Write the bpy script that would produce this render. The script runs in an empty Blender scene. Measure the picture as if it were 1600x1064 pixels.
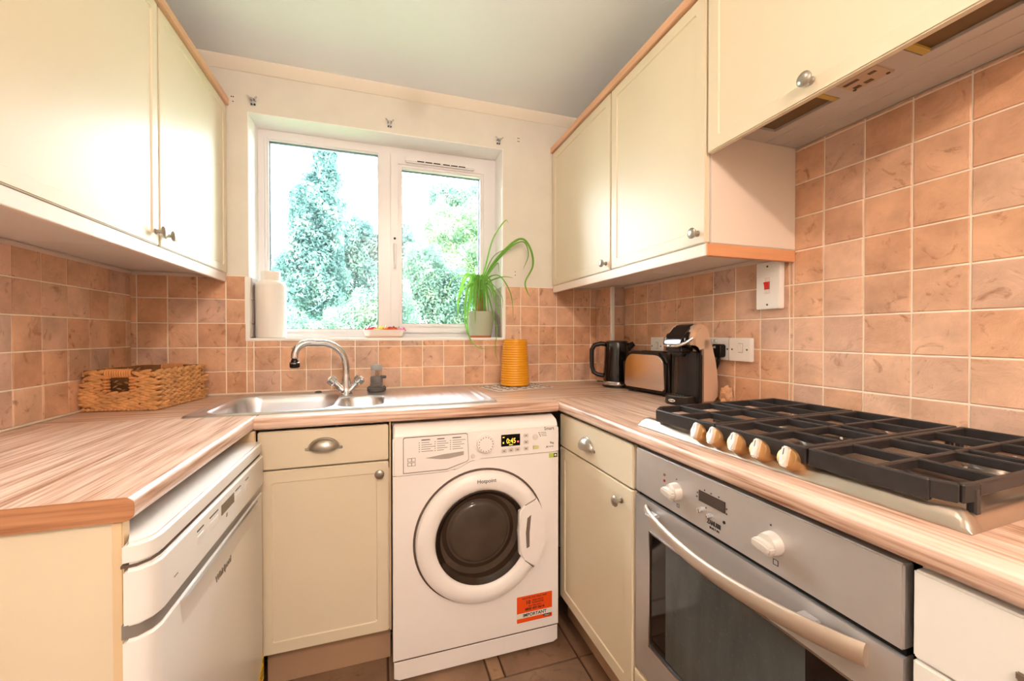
import bpy, bmesh, math, random
from mathutils import Matrix, Vector
import numpy as np

sc = bpy.context.scene
C = sc.collection
PI = math.pi
rad = math.radians
H = 1.155                       # camera height above the floor; "rel" heights below are measured from it

# ------------------------------------------------------------------ camera
cam_data = bpy.data.cameras.new('camera')
cam = bpy.data.objects.new('camera', cam_data)
C.objects.link(cam)
cam.location = (0, 0, H)
cam.rotation_euler = (rad(90 - 0.5494), 0, rad(-17.886))
cam_data.sensor_width = 36.0
cam_data.lens = 631.17 / 1600 * 36
cam_data.shift_y = -2.67 / 1600
cam_data.clip_start = 0.02
sc.camera = cam

# ------------------------------------------------------------------ world, lights, exposure
world = bpy.data.worlds.new('world')
sc.world = world
world.use_nodes = True
wn = world.node_tree.nodes
wl = world.node_tree.links
bg = wn['Background']
bg.inputs['Color'].default_value = (0.86, 0.94, 1.0, 1)
bg.inputs['Strength'].default_value = 14.5

def point_light(name, loc, power, color, radius):
    l = bpy.data.lights.new(name, 'POINT')
    l.energy = power
    l.color = color
    l.shadow_soft_size = radius
    o = bpy.data.objects.new(name, l)
    o.location = loc
    C.objects.link(o)
    return o

LAMP = (0.12, 0.60, 2.23)
point_light('ceiling_lamp_light', (LAMP[0], LAMP[1], LAMP[2] - 0.07), 3.4, (1.0, 0.77, 0.62), 0.035)
FILL = (0.08, -0.92, 2.16)  # unseen fill light added behind the camera to brighten the unit fronts
point_light('fill_light', FILL, 35, (1.0, 0.79, 0.67), 0.04)

sc.view_settings.view_transform = 'Standard'
sc.view_settings.look = 'None'
sc.view_settings.gamma = 1.0
sc.view_settings.use_curve_mapping = False
sc.view_settings.exposure = 0.85

# ------------------------------------------------------------------ materials
def lin(c):
    return tuple(((v / 255) / 12.92 if v / 255 <= 0.04045 else ((v / 255 + 0.055) / 1.055) ** 2.4) for v in c) + (1,)

class NT:
    def __init__(s, name):
        s.m = bpy.data.materials.new(name)
        s.m.use_nodes = True
        s.t = s.m.node_tree
        s.n = s.t.nodes
        s.b = s.n['Principled BSDF']
    def node(s, t, **k):
        n = s.n.new(t)
        for a, v in k.items():
            setattr(n, a, v)
        return n
    def link(s, a, b):
        s.t.links.new(a, b)
    def coords(s, scale=(1, 1, 1), rnd=False, src='Object', loc=(0, 0, 0)):
        tc = s.node('ShaderNodeTexCoord')
        mp = s.node('ShaderNodeMapping')
        mp.inputs['Scale'].default_value = scale
        mp.inputs['Location'].default_value = loc
        s.link(tc.outputs[src], mp.inputs['Vector'])
        if not rnd:
            return mp.outputs[0]
        oi = s.node('ShaderNodeObjectInfo')
        mu = s.node('ShaderNodeMath', operation='MULTIPLY')
        mu.inputs[1].default_value = 37.0
        s.link(oi.outputs['Random'], mu.inputs[0])
        ad = s.node('ShaderNodeVectorMath', operation='ADD')
        s.link(mp.outputs[0], ad.inputs[0])
        s.link(mu.outputs[0], ad.inputs[1])
        return ad.outputs[0]
    def noise(s, vec, scale, detail=4, rough=0.55):
        n = s.node('ShaderNodeTexNoise')
        n.inputs['Scale'].default_value = scale
        n.inputs['Detail'].default_value = detail
        n.inputs['Roughness'].default_value = rough
        s.link(vec, n.inputs['Vector'])
        return n.outputs['Fac']
    def ramp(s, fac, stops):
        r = s.node('ShaderNodeValToRGB')
        e = r.color_ramp.elements
        while len(e) < len(stops):
            e.new(0.5)
        for el, (p, c) in zip(e, stops):
            el.position = p
            el.color = c
        s.link(fac, r.inputs['Fac'])
        return r.outputs['Color']
    def mix(s, fac, a, b, mode='MIX'):
        n = s.node('ShaderNodeMix', data_type='RGBA', blend_type=mode)
        for i, v in ((0, fac), (6, a), (7, b)):
            if hasattr(v, 'links'):
                s.link(v, n.inputs[i])
            else:
                n.inputs[i].default_value = v
        return n.outputs[2]
    def bump(s, h, strength=0.3, dist=0.002):
        b = s.node('ShaderNodeBump')
        b.inputs['Strength'].default_value = strength
        b.inputs['Distance'].default_value = dist
        s.link(h, b.inputs['Height'])
        s.link(b.outputs[0], s.b.inputs['Normal'])
    def set(s, color=None, rough=0.5, metal=0.0, coat=0.0, spec=0.5, trans=0.0, ior=1.45, emit=None, estr=0):
        if color is not None:
            if hasattr(color, 'links'):
                s.link(color, s.b.inputs['Base Color'])
            else:
                s.b.inputs['Base Color'].default_value = color
        s.b.inputs['Roughness'].default_value = rough
        s.b.inputs['Metallic'].default_value = metal
        s.b.inputs['Coat Weight'].default_value = coat
        s.b.inputs['Specular IOR Level'].default_value = spec
        s.b.inputs['Transmission Weight'].default_value = trans
        s.b.inputs['IOR'].default_value = ior
        if emit:
            s.b.inputs['Emission Color'].default_value = emit
            s.b.inputs['Emission Strength'].default_value = estr
        return s.m

MATS = {}
def plain(name, rgb, rough=0.5, metal=0.0, var=0.0, vscale=6, **k):
    if name in MATS:
        return MATS[name]
    t = NT(name)
    c = lin(rgb)
    if var:
        f = t.noise(t.coords(), vscale, 5)
        lo = tuple(v * (1 - var) for v in c[:3]) + (1,)
        hi = tuple(min(1, v * (1 + var)) for v in c[:3]) + (1,)
        c = t.ramp(f, [(0.3, lo), (0.7, hi)])
    MATS[name] = t.set(c, rough, metal, **k)
    return MATS[name]

def m_tile(name, cols, scale=9, bump=0.8, rough=0.4):
    t = NT(name)
    v = t.coords(rnd=True)
    oi = t.node('ShaderNodeObjectInfo')
    base = t.ramp(oi.outputs['Random'], [(i / (len(cols) - 1), lin(c)) for i, c in enumerate(cols)])
    big = t.noise(v, scale, 6, 0.6)
    col = t.mix(t.ramp(big, [(0.35, (0, 0, 0, 1)), (0.75, (1, 1, 1, 1))]), base,
                t.mix(1.0, base, lin((206, 200, 198)), 'MULTIPLY'))
    # slate-like creases
    w = t.node('ShaderNodeTexNoise')
    w.inputs['Scale'].default_value = scale * 1.6
    w.inputs['Detail'].default_value = 8
    w.inputs['Roughness'].default_value = 0.62
    w.inputs['Distortion'].default_value = 1.8
    t.link(v, w.inputs['Vector'])
    crease = t.ramp(w.outputs['Fac'], [(0.27, (0, 0, 0, 1)), (0.42, (1, 1, 1, 1))])
    col = t.mix(crease, t.mix(1.0, col, lin((190, 168, 150)), 'MULTIPLY'), col)
    t.bump(w.outputs['Fac'], bump, 0.004)
    return t.set(col, rough)

def m_wood(name, axis, stops, rough=0.3, sc_long=0.5, sc_cross=14):
    t = NT(name)
    s = [sc_cross] * 3
    s[axis] = sc_long
    v = t.coords(tuple(s))
    f1 = t.noise(v, 3.0, 6, 0.6)
    f2 = t.noise(v, 11.0, 3, 0.5)
    mixf = t.node('ShaderNodeMath', operation='MULTIPLY_ADD')
    t.link(f2, mixf.inputs[0])
    mixf.inputs[1].default_value = 0.45
    ad = t.node('ShaderNodeMath', operation='MULTIPLY')
    ad.inputs[1].default_value = 0.62
    t.link(f1, ad.inputs[0])
    t.link(ad.outputs[0], mixf.inputs[2])
    col = t.ramp(mixf.outputs[0], [(p, lin(c)) for p, c in stops])
    return t.set(col, rough)

WOOD = [(0.40, (142, 98, 72)), (0.46, (186, 146, 122)), (0.53, (212, 178, 156)), (0.63, (232, 206, 188))]
M_WOODX = m_wood('worktop_wood_x', 0, WOOD)
M_WOODY = m_wood('worktop_wood_y', 1, WOOD)
M_WOODEND = m_wood('worktop_end', 0, [(0.38, (150, 98, 66)), (0.52, (184, 130, 92)), (0.66, (200, 148, 110))], 0.45)
M_TILE = m_tile('wall_tile', [(234, 186, 150), (226, 174, 138), (238, 198, 168), (232, 178, 138), (222, 186, 164), (240, 190, 152)])
M_FLOOR = m_tile('floor_tile', [(150, 116, 90), (138, 108, 84), (160, 126, 96), (132, 112, 94)], 7, 0.5, 0.5)
M_GROUT = plain('grout', (252, 240, 222), 0.8)
M_FGROUT = plain('floor_grout', (92, 62, 44), 0.85)
M_WALL = plain('cream_wall_paint', (226, 221, 210), 0.7, var=0.03, vscale=9)
M_CEIL = plain('ceiling_paint', (246, 250, 255), 0.8, var=0.01)
M_WHITEP = plain('white_gloss_paint', (244, 242, 236), 0.4)
M_UPVC = plain('white_upvc', (236, 234, 236), 0.28)
M_CREAM = plain('cream_door', (226, 213, 187), 0.40, var=0.012, vscale=5)
M_CREAMEDGE = plain('cream_edge', (226, 200, 160), 0.45)
M_CARC = plain('carcass_white', (228, 220, 214), 0.5)
M_CARCEND = plain('carcass_end', (232, 216, 200), 0.45)
M_PEACH = m_wood('peach_wood_trim', 1, [(0.35, (214, 164, 128)), (0.6, (230, 184, 150))], 0.4)
M_PEACHX = m_wood('peach_wood_return', 0, [(0.35, (206, 142, 98)), (0.6, (218, 156, 112))], 0.4)
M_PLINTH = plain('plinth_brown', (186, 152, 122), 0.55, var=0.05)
M_NICKEL = plain('brushed_nickel', (176, 170, 160), 0.32, 1.0)
M_CHROME = plain('chrome', (214, 216, 220), 0.07, 1.0)
M_BLACK = plain('black_plastic', (22, 20, 19), 0.35)
M_BLACKG = plain('black_gloss', (14, 13, 13), 0.1, coat=0.3)
M_DARK = plain('dark_void', (12, 10, 9), 0.9)
M_RUBBER = plain('grey_rubber', (84, 82, 82), 0.6)
M_WM = plain('washer_white', (246, 240, 236), 0.3)
M_WMLINE = plain('seam_grey', (96, 80, 70), 0.7)
M_DW = plain('dishwasher_white', (240, 238, 234), 0.22)
M_PRINT = plain('print_dark', (46, 44, 48), 0.6)
M_PRINTG = plain('print_grey', (140, 132, 128), 0.6)
M_ORANGE = plain('sticker_orange', (240, 84, 20), 0.45)
M_PAPER = plain('sticker_paper', (240, 232, 220), 0.5)
M_YELLOWLAB = plain('sticker_yellow', (246, 206, 40), 0.5)
M_GREENLAB = plain('sticker_green', (190, 208, 90), 0.5)
M_VASE = plain('yellow_glaze', (232, 158, 22), 0.22, coat=0.4)
M_IRON = plain('cast_iron', (44, 40, 40), 0.42, var=0.25, vscale=40)
M_BURN = plain('burner_cap', (62, 50, 44), 0.5, var=0.2, vscale=30)
M_ALU = plain('burner_alu', (190, 184, 176), 0.35, 1.0)
M_KNOBGOLD = plain('knob_champagne', (190, 148, 100), 0.3, 0.75)
M_KNOBWH = plain('knob_grip', (226, 220, 212), 0.3, 0.4)
M_REDSW = plain('red_rocker', (214, 40, 28), 0.35)
M_SWITCH = plain('switch_white', (240, 236, 230), 0.3)
M_SAGE = plain('sage_glaze', (176, 182, 160), 0.35, var=0.03)
M_TERRA = plain('terracotta', (186, 104, 70), 0.7)
M_SOIL = plain('soil', (64, 48, 36), 0.95)
M_BARK = plain('plant_trunk', (150, 106, 66), 0.85, var=0.3, vscale=60)
M_JAR = plain('white_ceramic', (238, 232, 224), 0.4)
M_COPPER = plain('champagne_shell', (216, 186, 160), 0.34, 0.35)
M_STRAW = plain('water_hyacinth', (206, 152, 96), 0.7, var=0.22, vscale=30)
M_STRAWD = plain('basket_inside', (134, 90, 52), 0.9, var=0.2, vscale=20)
M_HOODW = plain('hood_grey_white', (200, 192, 184), 0.5, var=0.04, vscale=12)
M_FILTER = plain('hood_lamp_cover', (104, 78, 44), 0.3)
M_YELLOWED = plain('yellowed_plastic', (196, 168, 84), 0.4)
M_KRAFT = plain('kraft_paper', (206, 160, 122), 0.8, var=0.1, vscale=30)

def m_steel(name, rgb, rough, axis, blotch=0.12, metal=1.0):
    t = NT(name)
    s = [1.0] * 3
    s[axis] = 0.05
    v = t.coords(tuple(s))
    f = t.noise(v, 260, 2)
    g = t.noise(t.coords(), 7, 6, 0.65)
    c = lin(rgb)
    col = t.ramp(g, [(0.3, tuple(x * (1 - blotch) for x in c[:3]) + (1,)), (0.7, c)])
    r = t.node('ShaderNodeMapRange')
    r.inputs['To Min'].default_value = rough * 0.85
    r.inputs['To Max'].default_value = rough * 1.2
    t.link(f, r.inputs['Value'])
    m = t.set(col, rough, metal)
    t.link(r.outputs[0], t.b.inputs['Roughness'])
    t.bump(f, 0.04, 0.001)
    return m
M_STEEL = m_steel('oven_steel', (206, 202, 200), 0.42, 1, metal=0.72)
M_HOBST = m_steel('hob_steel', (190, 178, 164), 0.3, 1, metal=0.92)
M_SINK = m_steel('sink_steel', (222, 222, 224), 0.32, 0, 0.04)
M_HANDLE = plain('oven_handle', (204, 188, 172), 0.35, 0.75)

def m_glass():
    t = NT('window_glass')
    n = t.n
    tr = n.new('ShaderNodeBsdfTransparent')
    tr.inputs[0].default_value = (0.97, 0.985, 0.98, 1)
    gl = n.new('ShaderNodeBsdfGlossy')
    gl.inputs['Roughness'].default_value = 0.0
    mx = n.new('ShaderNodeMixShader')
    fr = n.new('ShaderNodeFresnel')
    fr.inputs['IOR'].default_value = 1.3
    t.link(fr.outputs[0], mx.inputs[0])
    t.link(tr.outputs[0], mx.inputs[1])
    t.link(gl.outputs[0], mx.inputs[2])
    t.link(mx.outputs[0], n['Material Output'].inputs['Surface'])
    return t.m
M_GLASS = m_glass()
M_CLEAR = plain('clear_plastic', (235, 235, 235), 0.05, trans=0.95, ior=1.3)

def m_ovenglass(name, rgb, dust):
    t = NT(name)
    d = t.noise(t.coords(), 90, 8, 0.7)
    g = t.noise(t.coords((1, 1, 0.25)), 18, 5)
    c = lin(rgb)
    hi = tuple(min(1, v + dust) for v in c[:3]) + (1,)
    col = t.mix(t.ramp(d, [(0.55, (0, 0, 0, 1)), (0.72, (1, 1, 1, 1))]), t.ramp(g, [(0.3, c), (0.8, tuple(min(1, v * 1.6) for v in c[:3]) + (1,))]), hi)
    return t.set(col, 0.06, spec=0.6)
M_OVGLASS = m_ovenglass('oven_glass', (18, 14, 12), 0.02)
M_OVINNER = m_ovenglass('oven_inner_glass', (66, 68, 66), 0.035)
M_WMGLASS = plain('washer_glass', (46, 34, 26), 0.08, spec=0.6)
M_WMDRUM = plain('washer_glass_bowl', (74, 62, 54), 0.12, var=0.2, vscale=10)

def m_leaf(name, stops, transl=0.35):
    t = NT(name)
    f = t.noise(t.coords(), 3.5, 3)
    col = t.ramp(f, [(p, lin(c)) for p, c in stops])
    t.set(col, 0.55)
    tl = t.n.new('ShaderNodeBsdfTranslucent')
    t.link(col, tl.inputs['Color'])
    mx = t.n.new('ShaderNodeMixShader')
    mx.inputs[0].default_value = transl
    t.link(t.b.outputs[0], mx.inputs[1])
    t.link(tl.outputs[0], mx.inputs[2])
    t.link(mx.outputs[0], t.n['Material Output'].inputs['Surface'])
    return t.m
M_PALM = m_leaf('palm_leaf', [(0.3, (82, 142, 44)), (0.7, (150, 204, 92))])
M_TREE = m_leaf('tree_leaf', [(0.3, (58, 88, 78)), (0.5, (96, 126, 108)), (0.7, (146, 166, 132))], 0.4)
M_TREEB = m_leaf('tree_leaf_blue', [(0.3, (54, 84, 82)), (0.5, (88, 122, 116)), (0.7, (140, 164, 150))], 0.4)
M_TREEY = m_leaf('tree_leaf_yellow', [(0.3, (78, 112, 84)), (0.5, (114, 144, 106)), (0.7, (166, 178, 136))], 0.4)
M_TRUNK = plain('tree_bark', (90, 74, 60), 0.9, var=0.2)
M_GRASS = plain('grass', (120, 150, 90), 0.9, var=0.2, vscale=3)

# ------------------------------------------------------------------ mesh helpers
def merge(bm, tmp):
    me = bpy.data.meshes.new('tmp')
    tmp.to_mesh(me)
    tmp.free()
    bm.from_mesh(me)
    bpy.data.meshes.remove(me)

def box(bm, x0, x1, y0, y1, z0, z1, bev=0.0, seg=2, M=None):
    t = bmesh.new()
    vs = [t.verts.new((x, y, z)) for z in (min(z0, z1), max(z0, z1)) for y in (min(y0, y1), max(y0, y1)) for x in (min(x0, x1), max(x0, x1))]
    for f in ((0, 2, 3, 1), (4, 5, 7, 6), (0, 1, 5, 4), (2, 6, 7, 3), (0, 4, 6, 2), (1, 3, 7, 5)):
        t.faces.new([vs[i] for i in f])
    if bev:
        bmesh.ops.bevel(t, geom=list(t.edges), offset=bev, segments=seg, affect='EDGES', clamp_overlap=True)
    if M:
        t.transform(M)
    merge(bm, t)

def prism(bm, poly, d0, d1, M=None, bev=0.0, seg=2, bevel_sides=True):
    """extrude a 2-D polygon (a, b) along c from d0 to d1; (a, b, c) -> M"""
    t = bmesh.new()
    lo = [t.verts.new((a, b, d0)) for a, b in poly]
    hi = [t.verts.new((a, b, d1)) for a, b in poly]
    n = len(poly)
    f0 = t.faces.new(lo[::-1])
    f1 = t.faces.new(hi)
    for i in range(n):
        t.faces.new((lo[i], lo[(i + 1) % n], hi[(i + 1) % n], hi[i]))
    if bev:
        es = list(set(f0.edges) | set(f1.edges)) if not bevel_sides else list(t.edges)
        bmesh.ops.bevel(t, geom=es, offset=bev, segments=seg, affect='EDGES', clamp_overlap=True)
    bmesh.ops.recalc_face_normals(t, faces=list(t.faces))
    if M:
        t.transform(M)
    merge(bm, t)

def lathe(bm, prof, segs=32, M=None, cap0=True, cap1=True):
    t = bmesh.new()
    rings = []
    for r, z in prof:
        rings.append([t.verts.new((r * math.cos(2 * PI * i / segs), r * math.sin(2 * PI * i / segs), z)) for i in range(segs)])
    for a, b in zip(rings, rings[1:]):
        for i in range(segs):
            j = (i + 1) % segs
            t.faces.new((a[i], a[j], b[j], b[i]))
    if cap0:
        t.faces.new(rings[0][::-1])
    if cap1:
        t.faces.new(rings[-1])
    bmesh.ops.recalc_face_normals(t, faces=list(t.faces))
    if M:
        t.transform(M)
    merge(bm, t)

def tube(bm, pts, r, segs=10, M=None, closed=False, flat=None):
    """a tube along points; r a number or list; flat = squash factor along the second normal"""
    t = bmesh.new()
    P = [Vector(p) for p in pts]
    n = len(P)
    R = r if isinstance(r, (list, tuple)) else [r] * n
    prev = None
    rings = []
    for i in range(n):
        a = P[(i - 1) % n] if closed else P[max(i - 1, 0)]
        b = P[(i + 1) % n] if closed else P[min(i + 1, n - 1)]
        d = (b - a).normalized()
        if prev is None:
            up = Vector((0, 0, 1)) if abs(d.z) < 0.95 else Vector((1, 0, 0))
            s = d.cross(up).normalized()
        else:
            s = (prev - d * prev.dot(d)).normalized()
        prev = s
        q = s.cross(d)
        rings.append([t.verts.new(P[i] + s * (R[i] * math.cos(2 * PI * k / segs)) + q * (R[i] * (flat or 1) * math.sin(2 * PI * k / segs))) for k in range(segs)])
    pairs = list(zip(rings, rings[1:])) + ([(rings[-1], rings[0])] if closed else [])
    for a, b in pairs:
        for i in range(segs):
            j = (i + 1) % segs
            t.faces.new((a[i], a[j], b[j], b[i]))
    if not closed:
        t.faces.new(rings[0][::-1])
        t.faces.new(rings[-1])
    bmesh.ops.recalc_face_normals(t, faces=list(t.faces))
    if M:
        t.transform(M)
    merge(bm, t)

def ball(bm, c, rx, ry, rz, u=12, v=8, M=None):
    t = bmesh.new()
    bmesh.ops.create_uvsphere(t, u_segments=u, v_segments=v, radius=1)
    t.transform(Matrix.Translation(c) @ Matrix.Diagonal((rx, ry, rz, 1)))
    if M:
        t.transform(M)
    merge(bm, t)

def quad_strip(bm, rows, M=None):
    """a sheet from rows of points"""
    t = bmesh.new()
    R = [[t.verts.new(p) for p in row] for row in rows]
    for a, b in zip(R, R[1:]):
        for i in range(len(a) - 1):
            t.faces.new((a[i], a[i + 1], b[i + 1], b[i]))
    bmesh.ops.recalc_face_normals(t, faces=list(t.faces))
    if M:
        t.transform(M)
    merge(bm, t)

WM_OF = {}
def world_of(o):
    return WM_OF.get(o.name, Matrix.Identity(4)) if o else Matrix.Identity(4)

def finish(me, mat, ang=35):
    if mat:
        me.materials.append(mat)
    me.polygons.foreach_set('use_smooth', [True] * len(me.polygons))
    me.set_sharp_from_angle(angle=rad(ang))
    me.update()

def obj(name, bm, mat, parent=None, local=False, ang=35):
    """ONE mesh object; vertices are in world space unless local (then in the parent's space)"""
    if parent and not local:
        bm.transform(world_of(parent).inverted())
    me = bpy.data.meshes.new(name)
    bm.to_mesh(me)
    bm.free()
    finish(me, mat, ang)
    o = bpy.data.objects.new(name, me)
    C.objects.link(o)
    if parent:
        o.parent = parent
        WM_OF[o.name] = world_of(parent)
    return o

def tag(o, label=None, cat=None, group=None, kind=None):
    if label:
        o['label'] = label
    if cat:
        o['category'] = cat
    if group:
        o['group'] = group
    if kind:
        o['kind'] = kind
    return o

def thing(name, label, cat, loc, rotz=0.0, group=None, kind=None):
    o = bpy.data.objects.new(name, None)
    C.objects.link(o)
    o.location = loc
    o.rotation_euler = (0, 0, rotz)
    o.empty_display_size = 0.05
    WM_OF[o.name] = Matrix.Translation(loc) @ Matrix.Rotation(rotz, 4, 'Z')
    return tag(o, label, cat, group, kind)

def origin_to(o, loc):
    """move a top-level one-mesh thing's origin without moving the mesh"""
    o.data.transform(Matrix.Translation(-Vector(loc)))
    o.location = loc
    WM_OF[o.name] = Matrix.Translation(loc)
    return o

def frame(o, u, v, n):
    M = Matrix.Identity(4)
    for i, a in enumerate((u, v, n)):
        for k in range(3):
            M[k][i] = a[k]
    for k in range(3):
        M[k][3] = o[k]
    return M
# (u right as seen, v up, n towards the viewer); v = 0 is the floor
def f_back(y):  return frame((0, y, 0), (1, 0, 0), (0, 0, 1), (0, -1, 0))
def f_left(x):  return frame((x, 0, 0), (0, 1, 0), (0, 0, 1), (1, 0, 0))
def f_right(x): return frame((x, 0, 0), (0, -1, 0), (0, 0, 1), (-1, 0, 0))   # u = -Y

def text_bm(s, size, M, depth=0.0004, bold=0.0, align='CENTER', xs=1.0):
    cu = bpy.data.curves.new('txt', 'FONT')
    cu.body = s
    cu.size = size
    cu.align_x = align
    cu.align_y = 'CENTER'
    cu.extrude = depth
    cu.offset = bold
    cu.resolution_u = 3
    o = bpy.data.objects.new('txt', cu)
    C.objects.link(o)
    dg = bpy.context.evaluated_depsgraph_get()
    me = bpy.data.meshes.new_from_object(o.evaluated_get(dg))
    bpy.data.objects.remove(o)
    bm = bmesh.new()
    bm.from_mesh(me)
    bpy.data.meshes.remove(me)
    bm.transform(M @ Matrix.Diagonal((xs, 1, 1, 1)))
    return bm

def text(name, s, size, M, at, mat, parent, **k):
    return obj(name, text_bm(s, size, M @ Matrix.Translation(at), **k), mat, parent)

def rrect(u0, u1, v0, v1, r, n=5):
    pts = []
    for cx, cy, a0 in ((u1 - r, v0 + r, -PI / 2), (u1 - r, v1 - r, 0), (u0 + r, v1 - r, PI / 2), (u0 + r, v0 + r, PI)):
        for i in range(n + 1):
            a = a0 + PI / 2 * i / n
            pts.append((cx + r * math.cos(a), cy + r * math.sin(a)))
    return pts

def axis_to(p, d):
    """matrix taking local +Z to direction d at p"""
    return Matrix.Translation(p) @ Vector((0, 0, 1)).rotation_difference(Vector(d)).to_matrix().to_4x4()

# ------------------------------------------------------------------ the room
XL, XR, YB, ZC, YF = -0.957, 1.222, 2.006, H + 1.166, -1.15
WT = H - 0.255                  # worktop top
R = lambda z: H + z             # rel -> world

def struct(name, bm, mat, parent=None):
    o = obj(name, bm, mat, parent)
    if not parent:
        o['kind'] = 'structure'
    return o

bm = bmesh.new(); box(bm, XL - 0.15, XR + 0.15, YF - 0.1, YB + 0.25, -0.10, -0.009); floor = struct('floor', bm, M_FGROUT)
bm = bmesh.new(); box(bm, XL - 0.15, XR + 0.15, YF - 0.1, YB + 0.25, ZC, ZC + 0.1); struct('ceiling', bm, M_CEIL)
bm = bmesh.new(); box(bm, XL - 0.15, XL, YF, YB, 0, ZC); wall_left = struct('wall_left', bm, M_WALL)
bm = bmesh.new(); box(bm, XR, XR + 0.15, YF, YB, 0, ZC); wall_right = struct('wall_right', bm, M_WALL)
WY = 2.145                      # room face of the window frame
# back wall with the window opening
WX0, WX1, WZ0, WZ1 = -0.545, 0.598, R(-0.03), R(0.957)
bm = bmesh.new()
box(bm, XL - 0.15, WX0, YB, YB + 0.25, 0, ZC)
box(bm, WX1, XR + 0.15, YB, YB + 0.25, 0, ZC)
box(bm, WX0, WX1, YB, YB + 0.25, 0, WZ0)
box(bm, WX0, WX1, YB, YB + 0.25, WZ1, ZC)
wall_back = struct('wall_back', bm, M_WALL)
# wall behind the camera, with the doorway the picture is taken from
bm = bmesh.new()
box(bm, XL - 0.15, -0.35, YF - 0.1, YF, 0, ZC)
box(bm, 0.55, XR + 0.15, YF - 0.1, YF, 0, ZC)
box(bm, -0.35, 0.55, YF - 0.1, YF, 2.02, ZC)
wall_front = struct('wall_front', bm, M_WALL)
door1 = thing('added_door', 'white flush door added behind the camera to keep sky light out', 'door', (0.1, YF - 0.05, 0), kind='structure')  # unseen door added to shut sky light out of the doorway
bm = bmesh.new(); box(bm, -0.343, 0.543, YF - 0.075, YF - 0.035, 0.0, 2.015, 0.003); obj('leaf', bm, M_WHITEP, door1)
bm = bmesh.new(); lathe(bm, [(0.024, 0), (0.024, 0.006), (0.010, 0.008), (0.010, 0.03), (0.024, 0.04), (0.022, 0.055), (0.005, 0.06)], 24, axis_to((-0.27, YF - 0.035, 1.0), (0, 1, 0))); obj('door_knob', bm, M_NICKEL, door1)
# cove along the top of the back wall
bm = bmesh.new()
prism(bm, [(0, 0), (0.034, 0), (0.03, -0.012), (0.014, -0.03), (0.004, -0.042), (0, -0.042)], XL, XR,
      frame((0, YB, ZC), (0, -1, 0), (0, 0, 1), (1, 0, 0)))
struct('trim_1', bm, plain('cove_paint', (238, 230, 216), 0.7))
# boxed pipe in the far right corner
BX, BY = 1.144, 1.842
bm = bmesh.new(); box(bm, BX, XR, BY, YB, WT, R(0.256)); pipebox = struct('wall_pipe_box', bm, M_GROUT)

# ---- tiles
TP = 0.102
tile_cache = {}
def tile_mesh(w, h, d=0.0075, mat=M_TILE, bev=0.0016):
    key = (round(w, 4), round(h, 4), mat.name)
    if key not in tile_cache:
        t = bmesh.new()
        lo = [t.verts.new((sx * w / 2, sy * h / 2, 0)) for sx, sy in ((-1, -1), (1, -1), (1, 1), (-1, 1))]
        mi = [t.verts.new((sx * w / 2, sy * h / 2, d - bev)) for sx, sy in ((-1, -1), (1, -1), (1, 1), (-1, 1))]
        hi = [t.verts.new((sx * (w / 2 - bev), sy * (h / 2 - bev), d)) for sx, sy in ((-1, -1), (1, -1), (1, 1), (-1, 1))]
        for a, b in ((lo, mi), (mi, hi)):
            for i in range(4):
                t.faces.new((a[i], a[(i + 1) % 4], b[(i + 1) % 4], b[i]))
        t.faces.new(hi)
        me = bpy.data.meshes.new('tile')
        t.to_mesh(me); t.free()
        finish(me, mat, 20)
        tile_cache[key] = me
    return tile_cache[key]

rnd = random.Random(5)
def lay_tiles(parent, M, uj, vj, regions, gap=0.0040, mat=M_TILE, wob=0.0005):
    """tiles between the joints uj x vj, clipped to the regions (u0, u1, v0, v1)"""
    for ua, ub in zip(uj, uj[1:]):
        for va, vb in zip(vj, vj[1:]):
            for r0, r1, s0, s1 in regions:
                a, b, c, d = max(ua, r0), min(ub, r1), max(va, s0), min(vb, s1)
                w, h = b - a - gap, d - c - gap
                if w < 0.0035 or h < 0.0035:
                    continue
                o = bpy.data.objects.new('tile', tile_mesh(w, h, mat=mat))
                o.matrix_local = M @ Matrix.Translation(((a + b) / 2, (c + d) / 2, rnd.uniform(-wob, wob))) @ Matrix.Rotation(rnd.uniform(-0.003, 0.003), 4, 'Z')
                C.objects.link(o)
                o.parent = parent

def grout(parent, M, regions):
    bm = bmesh.new()
    for a, b, c, d in regions:
        box(bm, a, b, c, d, 0.0002, 0.0048, M=M)
    obj('grout', bm, M_GROUT, parent)

def seq(a0, step, n0, n1):
    return [a0 + step * k for k in range(n0, n1 + 1)]

# right wall (u = -Y)
Mr = f_right(XR)
reg = [(-BY, -0.925, WT, R(0.254)), (-0.925, 0.05, WT, R(0.572))]
grout(wall_right, Mr, reg)
lay_tiles(wall_right, Mr, seq(-1.0397, TP, -8, 11), seq(R(0.4612), TP, -8, 2), reg)
# back wall
Mb = f_back(YB)
vb = seq(R(0.1509), TP, -5, 1)
regl = [(XL, WX0 - 0.006, WT, R(0.252)), (WX0 - 0.006, WX1 + 0.012, WT, R(-0.024))]
regr = [(WX1 + 0.012, BX, WT, R(0.252))]
grout(wall_back, Mb, regl + regr)
lay_tiles(wall_back, Mb, seq(-0.9324, TP, -1, 15), vb, regl)
lay_tiles(wall_back, Mb, [0.585] + seq(0.694, TP, 0, 5), vb, regr)
# left wall (u = +Y)
Ml = f_left(XL)
regw = [(0.80, YB - 0.008, WT, R(0.258))]
grout(wall_left, Ml, regw)
lay_tiles(wall_left, Ml, seq(1.4536, TP, -7, 6), seq(R(0.1569), TP, -5, 1), regw)
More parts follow.
